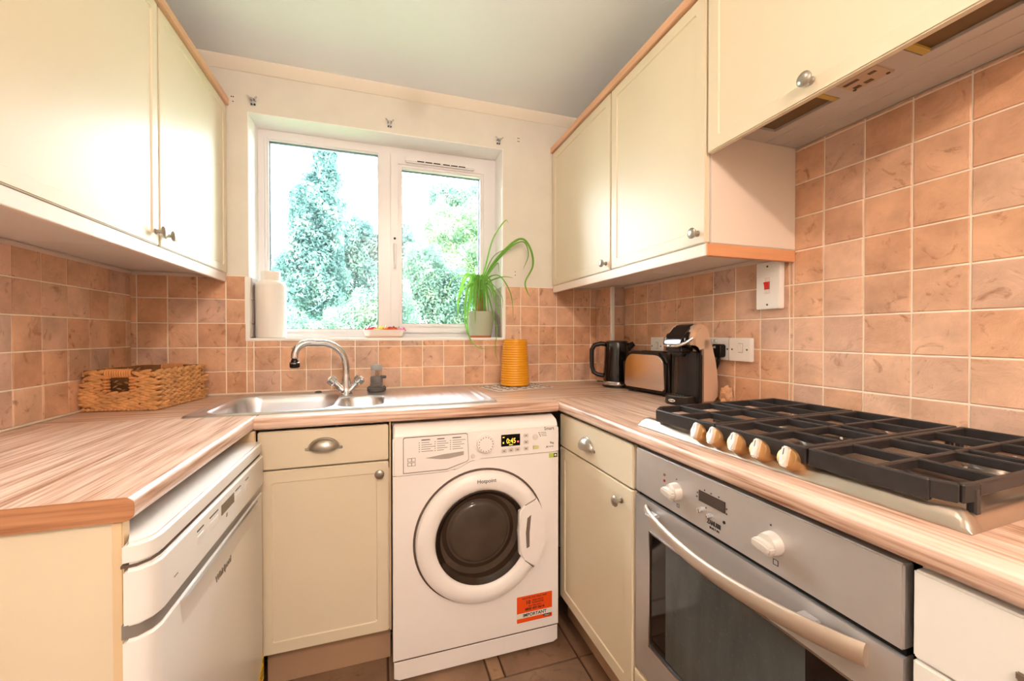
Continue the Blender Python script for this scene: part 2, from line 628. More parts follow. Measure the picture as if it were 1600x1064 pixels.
# pipe box
lay_tiles(pipebox, frame((BX, 0, 0), (0, -1, 0), (0, 0, 1), (-1, 0, 0)), [-(YB - 0.008), -1.958, -BY - 0.004], vb, [(-(YB - 0.008), -BY - 0.004, WT, R(0.252))])
lay_tiles(pipebox, f_back(BY), [BX + 0.006, XR - 0.009], vb, [(BX, XR, WT, R(0.252))])
bm = bmesh.new(); box(bm, BX - 0.011, BX + 0.008, BY - 0.011, BY + 0.008, WT, R(0.252), 0.004); obj('corner_trim', bm, M_WHITEP, pipebox)
# reveal tiles
for xx, Mx in ((WX0, f_left(WX0)), (WX1, f_right(WX1))):
    ys = [YB + 0.012, YB + 0.125]
    uj = ys if xx < 0 else [-ys[1], -ys[0]]
    lay_tiles(wall_back, Mx, uj, vb, [(uj[0], uj[-1], R(-0.012), R(0.25))], mat=plain('reveal_tile_white', (206, 196, 190), 0.25, var=0.05))
# white plastic edge trim round the lower window opening
bm = bmesh.new()
box(bm, WX0 - 0.012, WX0 + 0.006, YB - 0.0105, YB + 0.012, R(-0.026), R(0.250), 0.003)
box(bm, WX1 - 0.006, WX1 + 0.012, YB - 0.0105, YB + 0.012, R(-0.026), R(0.250), 0.003)
struct('trim_2', bm, M_WHITEP)
bm = bmesh.new()
box(bm, WX0, WX1, YB - 0.001, WY + 0.001, WZ1 - 0.003, WZ1 - 0.0002)
box(bm, WX0 + 0.0002, WX0 + 0.003, YB - 0.001, WY + 0.001, R(0.251), WZ1 - 0.003)
box(bm, WX1 - 0.003, WX1 - 0.0002, YB - 0.001, WY + 0.001, R(0.251), WZ1 - 0.003)
struct('trim_5', bm, plain('reveal_white', (250, 248, 244), 0.6))
# white sealant along the worktop and under the wall cupboards
bm = bmesh.new()
box(bm, XL + 0.0, BX, YB - 0.014, YB - 0.006, WT + 0.0005, WT + 0.008, 0.003)
box(bm, XR - 0.014, XR - 0.006, 0.0, BY, WT + 0.0005, WT + 0.007, 0.003)
box(bm, XL + 0.006, XL + 0.014, 0.80, YB, WT + 0.0005, WT + 0.006, 0.002)
struct('trim_3', bm, plain('sealant', (240, 228, 210), 0.5))
bm = bmesh.new()
box(bm, XL + 0.002, XL + 0.016, 0.85, YB, R(0.241), R(0.2545), 0.004)
box(bm, XL, -0.66, YB - 0.016, YB - 0.002, R(0.241), R(0.2545), 0.004)
box(bm, XR - 0.016, XR - 0.002, 0.95, BY, R(0.241), R(0.2545), 0.004)
struct('trim_4', bm, plain('old_sealant', (226, 206, 190), 0.6))

# ---- floor tiles
fx = [-0.96, -0.632, -0.307, 0.018, 0.343, 0.668, 0.993, 1.22]
fy = [-1.15, -0.98, -0.655, -0.33, -0.005, 0.32, 0.645, 0.97, 1.296, 1.62, 2.0]
Mf = frame((0, 0, -0.0075), (1, 0, 0), (0, 1, 0), (0, 0, 1))
cells = []
for xa, xb in zip(fx, fx[1:]):
    for ya, yb in zip(fy, fy[1:]):
        if xa == 0.343 and ya == 1.296:
            cells += [(0.343, 0.395, ya, yb), (0.395, xb, ya, yb)]
        else:
            cells.append((xa, xb, ya, yb))
for a, b, c, d in cells:
    lay_tiles(floor, Mf, [a, b], [c, d], [(a, b, c, d)], gap=0.007, mat=M_FLOOR, wob=0.0)

# ------------------------------------------------------------------ window
win = thing('window_1', 'white double casement window with trickle vent above the sink', 'window', (0.03, WY, WZ0), kind='structure')
fd = 0.065
def ring(bm, x0, x1, z0, z1, w, y0, y1, bev=0.004):
    wl_, wr, wb, wt = w
    box(bm, x0, x0 + wl_, y0, y1, z0, z1, bev)
    box(bm, x1 - wr, x1, y0, y1, z0, z1, bev)
    box(bm, x0 + wl_ * 0.6, x1 - wr * 0.6, y0 + 0.0004, y1, z0, z0 + wb, bev)
    box(bm, x0 + wl_ * 0.6, x1 - wr * 0.6, y0 + 0.0004, y1, z1 - wt, z1, bev)
bm = bmesh.new()
ring(bm, WX0 - 0.012, WX1 + 0.012, R(-0.015), WZ1 + 0.01, (0.045, 0.052, 0.026, 0.052), WY, WY + fd)
box(bm, -0.004, 0.047, WY, WY + fd, R(0.0), WZ1, 0.004)
obj('frame', bm, M_UPVC, win)
bm = bmesh.new()
ring(bm, -0.515, 0.002, R(0.010), R(0.925), (0.017, 0.017, 0.018, 0.018), WY - 0.006, WY + 0.02, 0.005)
obj('glazing_bead', bm, M_UPVC, win)
bm = bmesh.new()
ring(bm, 0.045, 0.562, R(0.010), R(0.920), (0.040, 0.040, 0.032, 0.058), WY - 0.014, WY + 0.04, 0.005)
sash = obj('sash', bm, M_UPVC, win)
bm = bmesh.new()
ring(bm, 0.083, 0.524, R(0.040), R(0.864), (0.017, 0.017, 0.018, 0.018), WY - 0.018, WY + 0.02, 0.005)
obj('glazing_bead', bm, M_UPVC, sash)
def gasket(x0, x1, z0, z1, par):
    bm = bmesh.new(); ring(bm, x0, x1, z0, z1, (0.006,) * 4, WY + 0.012, WY + 0.03, 0.0); obj('gasket', bm, plain('gasket_grey', (96, 112, 122), 0.6), par)
gasket(-0.501, -0.012, R(0.024), R(0.910), win)
gasket(0.097, 0.510, R(0.054), R(0.849), sash)
bm = bmesh.new(); box(bm, -0.50, -0.013, WY + 0.020, WY + 0.024, R(0.025), R(0.909)); obj('pane', bm, M_GLASS, win)
bm = bmesh.new(); box(bm, 0.098, 0.509, WY + 0.020, WY + 0.024, R(0.055), R(0.848)); obj('pane', bm, M_GLASS, sash)
bm = bmesh.new()
box(bm, 0.115, 0.475, WY - 0.032, WY - 0.0135, R(0.876), R(0.905), 0.005)
vent = obj('trickle_vent', bm, M_UPVC, sash)
for k in range(6):
    bm = bmesh.new()
    x0 = 0.175 + k * 0.041 + (0.008 if k > 2 else 0)
    box(bm, x0, x0 + 0.035, WY - 0.0328, WY - 0.031, R(0.881), R(0.886)); obj('vent_slot', bm, M_BLACK, vent)
bm = bmesh.new()
box(bm, 0.056, 0.073, WY - 0.026, WY - 0.0135, R(0.405), R(0.505), 0.004)
hd = obj('handle_plate', bm, M_UPVC, sash)
bm = bmesh.new()
tube(bm, [(0.0645, WY - 0.026, R(0.455)), (0.0645, WY - 0.044, R(0.452)), (0.0645, WY - 0.046, R(0.41)), (0.0645, WY - 0.046, R(0.335))], [0.008, 0.008, 0.007, 0.006], 8)
obj('handle_lever', bm, M_UPVC, hd)
for z in (0.485, 0.448):
    bm = bmesh.new(); lathe(bm, [(0.006, 0), (0.006, 0.002), (0.004, 0.003)], 12, axis_to((0.0645, WY - 0.0262, R(z)), (0, -1, 0))); obj('lock_button', bm, M_BLACK, hd)
bm = bmesh.new()
box(bm, WX0 + 0.0005, WX1 - 0.0005, YB - 0.012, WY + 0.002, R(-0.030), R(-0.014), 0.005)
obj('window_sill', bm, M_WHITEP, win)

# ------------------------------------------------------------------ outside
def leafy_tree(name, label, base, trunk_h, blobs, n, size, mat, seed, group='trees and shrubs behind the house'):
    g = np.random.default_rng(seed)
    t = thing(name, label, 'tree', base, group=group)
    bm = bmesh.new()
    b = Vector(base)
    tube(bm, [b, b + Vector((0.03, 0.02, trunk_h * 0.5)), b + Vector((-0.02, 0, trunk_h))], [0.09, 0.07, 0.04], 8)
    for cx, cy, cz, rx, ry, rz in blobs[:4]:
        tube(bm, [b + Vector((0, 0, trunk_h * 0.6)), Vector(((cx + b.x) / 2, (cy + b.y) / 2, cz * 0.8)), Vector((cx, cy, cz))], [0.035, 0.025, 0.012], 6)
    obj('trunk', bm, M_TRUNK, t)
    vol = np.array([x[3] * x[4] * x[5] for x in blobs]) ** 0.67
    cnt = (n * vol / vol.sum()).astype(int)
    P = []
    for (cx, cy, cz, rx, ry, rz), k in zip(blobs, cnt):
        d = g.normal(size=(k, 3)); d /= np.linalg.norm(d, axis=1)[:, None]
        r = g.uniform(0.35, 1.0, k) ** 0.5
        r *= 1 + 0.18 * np.sin(d[:, 0] * 7 + cx * 9) * np.sin(d[:, 2] * 6 + cz * 5)
        P.append(np.array([cx, cy, cz]) + d * r[:, None] * np.array([rx, ry, rz]))
    P = np.concatenate(P)
    k = len(P)
    a = g.normal(size=(k, 3)); a /= np.linalg.norm(a, axis=1)[:, None]
    c = g.normal(size=(k, 3)); c -= a * (a * c).sum(1)[:, None]; c /= np.linalg.norm(c, axis=1)[:, None]
    s = size * g.uniform(0.6, 1.3, k)[:, None]
    V = np.stack([P - a * s, P + c * s * 0.42, P + a * s, P - c * s * 0.42], 1).reshape(-1, 3) - np.array(base)
    me = bpy.data.meshes.new('foliage')
    me.vertices.add(4 * k); me.vertices.foreach_set('co', V.astype(np.float32).ravel())
    me.loops.add(4 * k); me.loops.foreach_set('vertex_index', np.arange(4 * k, dtype=np.int32))
    me.polygons.add(k)
    me.polygons.foreach_set('loop_start', np.arange(0, 4 * k, 4, dtype=np.int32))
    me.polygons.foreach_set('loop_total', np.full(k, 4, dtype=np.int32))
    me.update(calc_edges=True)
    me.materials.append(mat)
    o = bpy.data.objects.new('foliage', me); C.objects.link(o); o.parent = t
    o['kind'] = 'stuff'

bm = bmesh.new(); box(bm, -9, 12, 4.0, 16, -0.35, -0.25); tag(obj('lawn', bm, M_GRASS), None, None, kind='structure')
bm = bmesh.new(); box(bm, -9, 12, YB + 0.26, 3.995, -0.35, -0.24); tag(obj('bounce_slab', bm, plain('bounce_paving', (232, 230, 224), 0.8, var=0.06)), None, None, kind='structure')  # unseen pale slab added to bounce daylight up to the ceiling
G = -0.25
leafy_tree('slender_tree', 'tall slender blue-green tree seen through the fixed pane', (-1.06, 6.9, G), 2.67,
           [(-1.06, 6.9, 1.98, 0.56, 0.47, 0.83), (-0.95, 6.9, 2.93, 0.42, 0.4, 0.67), (-0.83, 6.9, 3.6, 0.24, 0.24, 0.56), (-0.8, 6.9, 4.21, 0.14, 0.14, 0.61)], 34500, 0.033, M_TREEB, 1)
leafy_tree('rounded_shrub', 'rounded green shrub low behind the fixed pane', (-0.44, 4.5, G), 0.62,
           [(-0.79, 4.5, 0.89, 0.53, 0.4, 0.49), (-0.22, 4.5, 1.02, 0.49, 0.4, 0.55), (0.09, 4.5, 1.28, 0.28, 0.31, 0.49)], 34500, 0.021, M_TREE, 2)
leafy_tree('broad_tree', 'broad blue-green tree behind the window mullion', (-0.12, 8.1, G), 2.09,
           [(-0.25, 8.1, 2.07, 0.68, 0.55, 1.04), (-0.43, 8.1, 2.81, 0.44, 0.44, 0.55), (0.37, 8.1, 2.62, 0.44, 0.44, 0.68)], 32199, 0.037, M_TREEB, 3)
leafy_tree('dense_tree', 'dense green tree seen through the opening sash', (0.76, 5.7, G), 1.43,
           [(0.71, 5.7, 1.2, 0.51, 0.46, 0.71), (0.56, 5.7, 1.91, 0.35, 0.37, 0.51), (1.12, 5.7, 1.61, 0.43, 0.37, 0.49)], 32199, 0.026, M_TREE, 4)
leafy_tree('pale_tree', 'pale yellow-green tree behind the opening sash', (1.91, 9.4, G), 2.54,
           [(1.52, 9.4, 2.61, 0.95, 0.64, 0.95), (2.41, 9.4, 2.23, 0.95, 0.64, 1.08), (1.4, 9.4, 3.63, 0.64, 0.57, 0.57), (2.41, 9.4, 3.88, 0.57, 0.57, 0.57)], 32199, 0.038, M_TREEY, 5)
leafy_tree('leaning_tree', 'tall green tree with loose crown far beyond the opening sash', (3.06, 10.9, G), 3.46,
           [(2.53, 10.9, 4.41, 0.8, 0.66, 0.93), (3.19, 10.9, 3.34, 0.8, 0.66, 1.06), (1.6, 10.9, 4.8, 0.47, 0.47, 0.47)], 20700, 0.043, M_TREE, 6)
leafy_tree('spreading_tree', 'spreading pale tree beyond the left edge of the fixed pane', (-2.61, 8.3, G), 1.90,
           [(-2.61, 8.3, 1.68, 0.71, 0.59, 1.01), (-2.13, 8.3, 1.33, 0.5, 0.5, 0.65)], 16099, 0.033, M_TREEY, 7)

leafy_tree('added_tree', 'bushy green tree added out of view beyond the sash to screen sky light', (2.3, 4.4, G), 1.6,  # trees out of view, added to hold sky light off the left doors
           [(2.3, 4.4, 1.3, 0.75, 0.6, 1.2), (2.4, 4.4, 2.6, 0.7, 0.6, 0.9), (2.3, 4.4, 3.6, 0.5, 0.5, 0.7)], 16000, 0.045, M_TREE, 8)
leafy_tree('added_tree', 'tall blue-green tree added out of view farther right to screen sky light', (4.1, 4.6, G), 2.2,
           [(4.1, 4.6, 1.5, 0.85, 0.7, 1.5), (4.1, 4.6, 3.3, 0.8, 0.7, 1.3)], 14000, 0.055, M_TREEB, 9)
leafy_tree('added_tree', 'bushy tree added out of view at the far right to screen sky light', (5.2, 3.1, G), 2.2,
           [(5.2, 3.1, 1.5, 0.8, 0.65, 1.5), (5.2, 3.1, 3.1, 0.8, 0.65, 1.2)], 12000, 0.055, M_TREE, 10)
leafy_tree('added_tree', 'low pale bush added out of view on the left to screen sky light', (-2.3, 4.6, G), 1.2,
           [(-2.3, 4.6, 1.0, 0.7, 0.6, 1.1), (-2.4, 4.6, 2.2, 0.5, 0.5, 0.7)], 12000, 0.045, M_TREEY, 11)

# ------------------------------------------------------------------ cupboard fittings
def door_bm(M, u0, u1, v0, v1, t=0.018, stile=0.05, plain_front=False):
    bm = bmesh.new()
    x = bmesh.new()
    box(x, u0, u1, v0, v1, -t, 0)
    x.faces.ensure_lookup_table()
    f = max(x.faces, key=lambda q: q.calc_center_median().z)
    if not plain_front:
        bmesh.ops.inset_region(x, faces=[f], thickness=stile, depth=0)
        bmesh.ops.inset_region(x, faces=[f], thickness=0.0035, depth=-0.0035)
    es = [e for e in x.edges if len(e.link_faces) == 2 and e.calc_face_angle(0) > 1.2]
    bmesh.ops.bevel(x, geom=es, offset=0.0028, segments=2, affect='EDGES')
    x.transform(M)
    merge(bm, x)
    return bm

def knob(parent, M, u, v):
    bm = bmesh.new()
    lathe(bm, [(0.0085, 0), (0.0085, 0.002), (0.0055, 0.004), (0.005, 0.014), (0.009, 0.017), (0.015, 0.0195), (0.0155, 0.023), (0.012, 0.0265), (0.005, 0.028)], 20,
          M @ Matrix.Translation((u, v, 0)))
    obj('knob', bm, M_NICKEL, parent)

def cup_handle(parent, M, u, v, w=0.088, h=0.032, d=0.024):
    bm = bmesh.new()
    for s in (1.0, 0.93):
        rows = []
        for i in range(17):
            a = PI * i / 16
            rows.append([(u + s * w / 2 * math.cos(a), v + s * math.sin(a) * h * math.cos(b), s * math.sin(a) * d * math.sin(b) + 0.0006) for b in [PI / 2 * j / 8 * 1.12 for j in range(9)]])
        quad_strip(bm, rows, M)
    tube(bm, [(u + w / 2 * math.cos(PI * i / 16) * 1.02, v + math.sin(PI * i / 16) * h * 1.02, 0.002) for i in range(17)], 0.0022, 6, M)
    for s in (-1, 1):
        box(bm, u + s * (w / 2 - 0.006), u + s * (w / 2 + 0.012), v - 0.006, v + 0.004, 0.0003, 0.004, 0.0015, M=M)
    obj('cup_handle', bm, M_NICKEL, parent)

def carcass(parent, name='carcass', mat=M_CARC, **b):
    bm = bmesh.new(); box(bm, *b['b'], 0.001, 1); return obj(name, bm, mat, parent)

# ------------------------------------------------------------------ base units
FB = 1.425                    # door faces of the back run
FR = 0.652                    # door faces of the right run
# sink unit
t = thing('base_cabinet', 'cream base cabinet under the sink with one drawer over one door', 'cabinet', (-0.17, 1.7, 0))
carcass(t, b=(-0.33, 0.026, FB + 0.02, 1.99, 0.145, 0.70), mat=M_CARCEND)
bm = bmesh.new(); box(bm, 0.0235, 0.029, FB + 0.012, 1.99, 0.145, WT - 0.0395); obj('side_panel', bm, M_CREAMEDGE, t)
M = f_back(FB)
dr = obj('drawer_front', door_bm(M, -0.366, 0.0205, R(-0.4215), R(-0.3025), plain_front=True), M_CREAM, t)
cup_handle(dr, M, -0.178, R(-0.3645), 0.088)
d = obj('door', door_bm(M, -0.366, 0.0205, R(-1.003), R(-0.4265), stile=0.052), M_CREAM, t)
knob(d, M, -0.008, R(-0.462))
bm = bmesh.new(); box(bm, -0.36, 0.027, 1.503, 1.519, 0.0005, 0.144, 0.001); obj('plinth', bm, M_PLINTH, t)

# corner unit, right run (u = -Y)
t = thing('base_cabinet', 'cream corner base cabinet between washing machine and oven', 'cabinet', (0.9, 1.18, 0))
carcass(t, b=(FR + 0.02, 1.20, 0.943, 1.45, 0.145, 0.70), mat=M_CARCEND)
M = f_right(FR)
dr = obj('drawer_front', door_bm(M, -1.418, -0.946, R(-0.4225), R(-0.3025), plain_front=True), M_CREAM, t)
cup_handle(dr, M, -1.205, R(-0.376), 0.088)
d = obj('door', door_bm(M, -1.418, -0.946, R(-1.003), R(-0.4275), stile=0.056), M_CREAM, t)
knob(d, M, -1.002, R(-0.474))
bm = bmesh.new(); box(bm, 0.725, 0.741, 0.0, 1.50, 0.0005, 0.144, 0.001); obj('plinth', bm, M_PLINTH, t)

# oven housing (carcass round the oven with the strip under it)
t = thing('oven_housing', 'cream housing unit around the built-in oven with strip below', 'cabinet', (0.9, 0.64, 0))
carcass(t, 'side_panel', M_CARCEND, b=(FR + 0.022, 1.20, 0.938, 0.9425, 0.145, WT - 0.04))
carcass(t, 'side_panel', M_DARK, b=(FR + 0.022, 1.20, 0.3385, 0.340, 0.145, WT - 0.04))
carcass(t, 'shelf', M_CARC, b=(FR + 0.022, 1.20, 0.342, 0.936, 0.235, 0.25))
obj('strip', door_bm(f_right(FR), -0.938, -0.342, R(-1.003), R(-0.905), plain_front=True), M_CREAM, t)

# drawer unit, near right
t = thing('drawer_unit', 'cream drawer unit beside the oven under the right worktop', 'cabinet', (0.9, 0.1, 0))
carcass(t, b=(FR + 0.02, 1.20, -0.16, 0.335, 0.145, WT - 0.04), mat=M_CARCEND)
zz = [R(-0.3015), R(-0.4155), R(-0.418), R(-0.705), R(-0.708), R(-1.003)]
for k in range(3):
    dr = obj('drawer_front', door_bm(f_right(FR), -0.3345, 0.158, zz[2 * k + 1], zz[2 * k], plain_front=True), plain('drawer_white', (234, 228, 218), 0.3), t)
    cup_handle(dr, f_right(FR), -0.185, zz[2 * k] - 0.064 - 0.03 * (k > 0), 0.095)

# left run: end panel beside the dishwasher
t = thing('end_panel', 'cream end panel beside the dishwasher carrying the left worktop', 'panel', (-0.67, 0.81, 0))
bm = bmesh.new(); box(bm, -0.95, -0.397, 0.797, 0.813, 0.0005, WT - 0.039, 0.001); obj('board', bm, M_CREAM, t)
bm = bmesh.new(); box(bm, -0.405, -0.390, 0.794, 0.813, 0.0005, WT - 0.0395, 0.002); obj('edge_strip', bm, M_CREAMEDGE, t)

# corner filler behind the dishwasher
bm = bmesh.new(); box(bm, -0.60, -0.3685, 1.4045, 1.4200, 0.0005, WT - 0.0395, 0.001)
tag(origin_to(obj('filler_panel', bm, M_CREAMEDGE), (-0.377, 1.43, 0)), 'narrow cream filler strip between dishwasher and sink cabinet', 'panel')

# ------------------------------------------------------------------ worktops
TH = 0.038
def nose_prof(d0, d1, both=False):
    """(depth, z) outline, rounded at the d1 end"""
    r = 0.013
    p = [(d0, WT), (d0, WT - TH)]
    for i in range(7):
        a = -PI / 2 + PI / 2 * i / 6
        p.append((d1 - r + r * math.cos(a), WT - TH + r + r * math.sin(a)))
    for i in range(7):
        a = PI / 2 * i / 6
        p.append((d1 - r + r * math.cos(a), WT - r + r * math.sin(a)))
    return p
YW = 1.409                    # front edge of the back worktop
XWL, XWR = -0.372, 0.642
# left
bm = bmesh.new()
prism(bm, nose_prof(XL + 0.0085, XWL), 0.788, 1.492, frame((0, 0, 0), (1, 0, 0), (0, 0, 1), (0, 1, 0)))
wl_top = thing('worktop', 'wood-effect worktop above the dishwasher with cut end', 'worktop', (-0.66, 1.14, WT))
obj('board', bm, M_WOODY, wl_top)
bm = bmesh.new()
prism(bm, nose_prof(XL + 0.0085, XWL - 0.0003), 0.7865, 0.7879, frame((0, 0, 0), (1, 0, 0), (0, 0, 1), (0, 1, 0)))
obj('end_strip', bm, M_WOODEND, wl_top)
# back, with the cut-out for the sink bowls
SX0, SX1, SY0, SY1 = -0.585, 0.42, 1.474, 1.952
hx0, hx1, hy0, hy1 = SX0 + 0.03, 0.03, 1.4935, SY1 - 0.03
bm = bmesh.new()
Mx = frame((0, 0, 0), (0, -1, 0), (0, 0, 1), (1, 0, 0))
prism(bm, nose_prof(-1.470, -YW), XWL + 0.0004, XWR, Mx)
box(bm, XL + 0.0085, hx0, 1.4935, YB - 0.0085, WT - TH, WT)
box(bm, XWL + 0.0004, hx1, 1.4702, hy0, WT - TH, WT)
box(bm, hx0, hx1, hy1, YB - 0.0085, WT - TH, WT)
box(bm, hx1, BX - 0.009, 1.4702, YB - 0.0085, WT - TH, WT)
wb_top = obj('worktop', bm, M_WOODX)
tag(origin_to(wb_top, (0.1, 1.7, WT)), 'wood-effect worktop along the window wall holding the sink', 'worktop')
# right
bm = bmesh.new()
prism(bm, nose_prof(-(XR - 0.0085), -XWR - 0.0002), -0.17, 1.4695, frame((0, 0, 0), (-1, 0, 0), (0, 0, 1), (0, 1, 0)))
tag(origin_to(obj('worktop', bm, M_WOODY), (0.93, 0.7, WT)), 'wood-effect worktop along the right wall carrying the gas hob', 'worktop')

# ------------------------------------------------------------------ sink
def smooth(a, b, x):
    t = np.clip((x - a) / (b - a), 0, 1)
    return t * t * (3 - 2 * t)
def sd_rr(x, y, x0, x1, y0, y1, r):
    qx = np.abs(x - (x0 + x1) / 2) - (x1 - x0) / 2 + r
    qy = np.abs(y - (y0 + y1) / 2) - (y1 - y0) / 2 + r
    return np.hypot(np.maximum(qx, 0), np.maximum(qy, 0)) + np.minimum(np.maximum(qx, qy), 0) - r
nx, ny = 230, 112
gx, gy = np.meshgrid(np.linspace(SX0, SX1, nx), np.linspace(SY0, SY1, ny), indexing='xy')
z = np.full_like(gx, 0.0068)
e = sd_rr(gx, gy, SX0, SX1, SY0, SY1, 0.02)
z = np.where(e > -0.004, 0.0006 + 0.0062 * np.clip(-e / 0.004, 0, 1), z)
rim = sd_rr(gx, gy, SX0 + 0.016, SX1 - 0.016, SY0 + 0.014, SY1 - 0.016, 0.05)
z += -0.0022 * smooth(0.004, -0.004, rim)
b1 = sd_rr(gx, gy, -0.538, -0.170, 1.502, 1.885, 0.075)
z += -0.150 * smooth(0.004, -0.016, b1) - 0.006 * smooth(-0.02, -0.12, b1)
b2 = sd_rr(gx, gy, -0.146, 0.004, 1.520, 1.756, 0.05)
z += -0.105 * smooth(0.004, -0.014, b2)
dr_ = sd_rr(gx, gy, 0.046, 0.380, 1.508, 1.915, 0.05)
z += -0.0036 * smooth(0.003, -0.006, dr_)
z += np.where(dr_ < -0.03, 0.0012 * np.maximum(0, np.sin(gx * 2 * PI / 0.028)) * smooth(-0.03, -0.05, dr_) * smooth(1.86, 1.80, gy), 0)
sink = thing('kitchen_sink', 'stainless steel one and a half bowl sink with drainer', 'sink', (-0.08, 1.71, WT))
bm = bmesh.new()
V = [[bm.verts.new((gx[j, i], gy[j, i], WT + z[j, i])) for i in range(nx)] for j in range(ny)]
for j in range(ny - 1):
    for i in range(nx - 1):
        bm.faces.new((V[j][i], V[j][i + 1], V[j + 1][i + 1], V[j + 1][i]))
obj('basin_sheet', bm, M_SINK, sink, ang=80)
for cx, cy, dz, r in ((-0.355, 1.69, -0.152, 0.042), (-0.071, 1.64, -0.100, 0.036)):
    bm = bmesh.new(); lathe(bm, [(r, 0), (r, 0.002), (r * 0.8, 0.0035), (r * 0.35, 0.002), (0.003, 0.002)], 28, Matrix.Translation((cx, cy, WT + dz))); obj('waste_plug', bm, M_CHROME, sink)
bm = bmesh.new(); lathe(bm, [(0.014, 0.0), (0.014, 0.004), (0.009, 0.007), (0.002, 0.0075)], 16, Matrix.Translation((-0.262, 1.925, WT + 0.0045))); obj('overflow_cap', bm, M_RUBBER, sink)

# tap
TX, TY = -0.143, 1.835
tap = thing('mixer_tap', 'chrome swan-neck mixer tap with two crosshead levers', 'tap', (TX, TY, WT + 0.0046))
zb = WT + 0.0046
bm = bmesh.new()
lathe(bm, [(0.026, 0), (0.026, 0.004), (0.021, 0.010), (0.0185, 0.03), (0.0175, 0.06), (0.0155, 0.075), (0.0145, 0.085)], 24, Matrix.Translation((TX, TY, zb)))
for s in (-1, 1):
    tube(bm, [(TX, TY, zb + 0.012), (TX + s * 0.022, TY - 0.006, zb + 0.030), (TX + s * 0.040, TY - 0.010, zb + 0.050)], [0.014, 0.0145, 0.0125], 14)
obj('body', bm, M_CHROME, tap)
bm = bmesh.new()
pts = [(TX, TY, zb + 0.08), (TX, TY, zb + 0.11)]
ex, ey = -0.325, 1.770
for i in range(1, 15):
    a = PI * i / 15 * 1.02
    k = (1 - math.cos(a)) / 2
    pts.append((TX + (ex - TX) * k, TY + (ey - TY) * k, zb + 0.11 + 0.108 * math.sin(a) ** 0.9 if a < PI else zb + 0.11))
pts[2:] = [(x, y, zz_ + 0.058 * max(0, (i - 7) / 7) ) for i, (x, y, zz_) in enumerate(pts[2:])]
pts.append((ex - 0.001, ey, zb + 0.158))
tube(bm, pts, [0.0145, 0.0142] + [0.0138] * 14 + [0.0135], 16)
obj('spout', bm, M_CHROME, tap)
bm = bmesh.new()
lathe(bm, [(0.010, 0.0), (0.0105, -0.008), (0.013, -0.010), (0.014, -0.018), (0.0185, -0.020), (0.0185, -0.036), (0.016, -0.040), (0.012, -0.042)], 20, Matrix.Translation((ex, ey, zb + 0.162)))
noz = obj('spray_nozzle', bm, M_BLACK, tap)
bm = bmesh.new(); lathe(bm, [(0.0189, -0.0215), (0.0189, -0.024)], 20, Matrix.Translation((ex, ey, zb + 0.162)), False, False); obj('nozzle_ring', bm, M_CHROME, noz)
for s in (-1, 1):
    Mh = axis_to((TX + s * 0.040, TY - 0.010, zb + 0.050), (s * 0.72, -0.12, 0.69))
    bm = bmesh.new()
    lathe(bm, [(0.010, -0.002), (0.012, 0.004)], 16, Mh)
    star = []
    for k in range(48):
        a = 2 * PI * k / 48
        rr = 0.0185 + 0.0028 * math.cos(4 * a)
        star.append((rr * math.cos(a), rr * math.sin(a)))
    prism(bm, star, 0.004, 0.031, Mh, 0.004, 3, False)
    hn = obj('handle', bm, M_CHROME, tap)
    bm = bmesh.new(); lathe(bm, [(0.009, 0.0305), (0.009, 0.033), (0.004, 0.0345)], 16, Mh); obj('handle_cap', bm, M_WHITEP, hn)

# dish brush on its stand
bx, by = -0.022, 1.895
z0 = WT + 0.0047
t = thing('dish_brush', 'grey soap-dispensing dish brush standing in its holder behind the sink', 'brush', (bx, by, z0))
T = Matrix.Translation((bx, by, z0))
bm = bmesh.new(); lathe(bm, [(0.034, 0), (0.040, 0.003), (0.041, 0.017), (0.037, 0.021), (0.031, 0.018), (0.031, 0.012), (0.004, 0.010)], 28, T); obj('holder', bm, M_RUBBER, t)
bm = bmesh.new()
for k in range(20):
    a = 2 * PI * k / 20
    tube(bm, [(bx + 0.026 * math.cos(a), by + 0.026 * math.sin(a), z0 + 0.012), (bx + 0.023 * math.cos(a), by + 0.023 * math.sin(a), z0 + 0.046)], 0.0026, 5)
obj('bristles', bm, plain('bristle_grey', (120, 112, 108), 0.7), t)['kind'] = 'stuff'
bm = bmesh.new(); lathe(bm, [(0.020, 0.030), (0.0265, 0.044), (0.0265, 0.062), (0.023, 0.068)], 28, T); obj('collar', bm, plain('brush_grey', (110, 106, 106), 0.4), t)
bm = bmesh.new(); tube(bm, [(bx + 0.018, by - 0.01, z0 + 0.064), (bx + 0.040, by - 0.016, z0 + 0.064)], [0.008, 0.006], 10); obj('catch', bm, M_RUBBER, t)
bm = bmesh.new(); lathe(bm, [(0.0225, 0.067), (0.0235, 0.075), (0.0235, 0.094), (0.0225, 0.098)], 28, T); obj('reservoir', bm, M_CLEAR, t)
bm = bmesh.new(); lathe(bm, [(0.0242, 0.0955), (0.0250, 0.098), (0.0245, 0.112), (0.020, 0.1185), (0.005, 0.120)], 28, T); obj('button_cap', bm, plain('brush_cap', (168, 166, 168), 0.45), t)

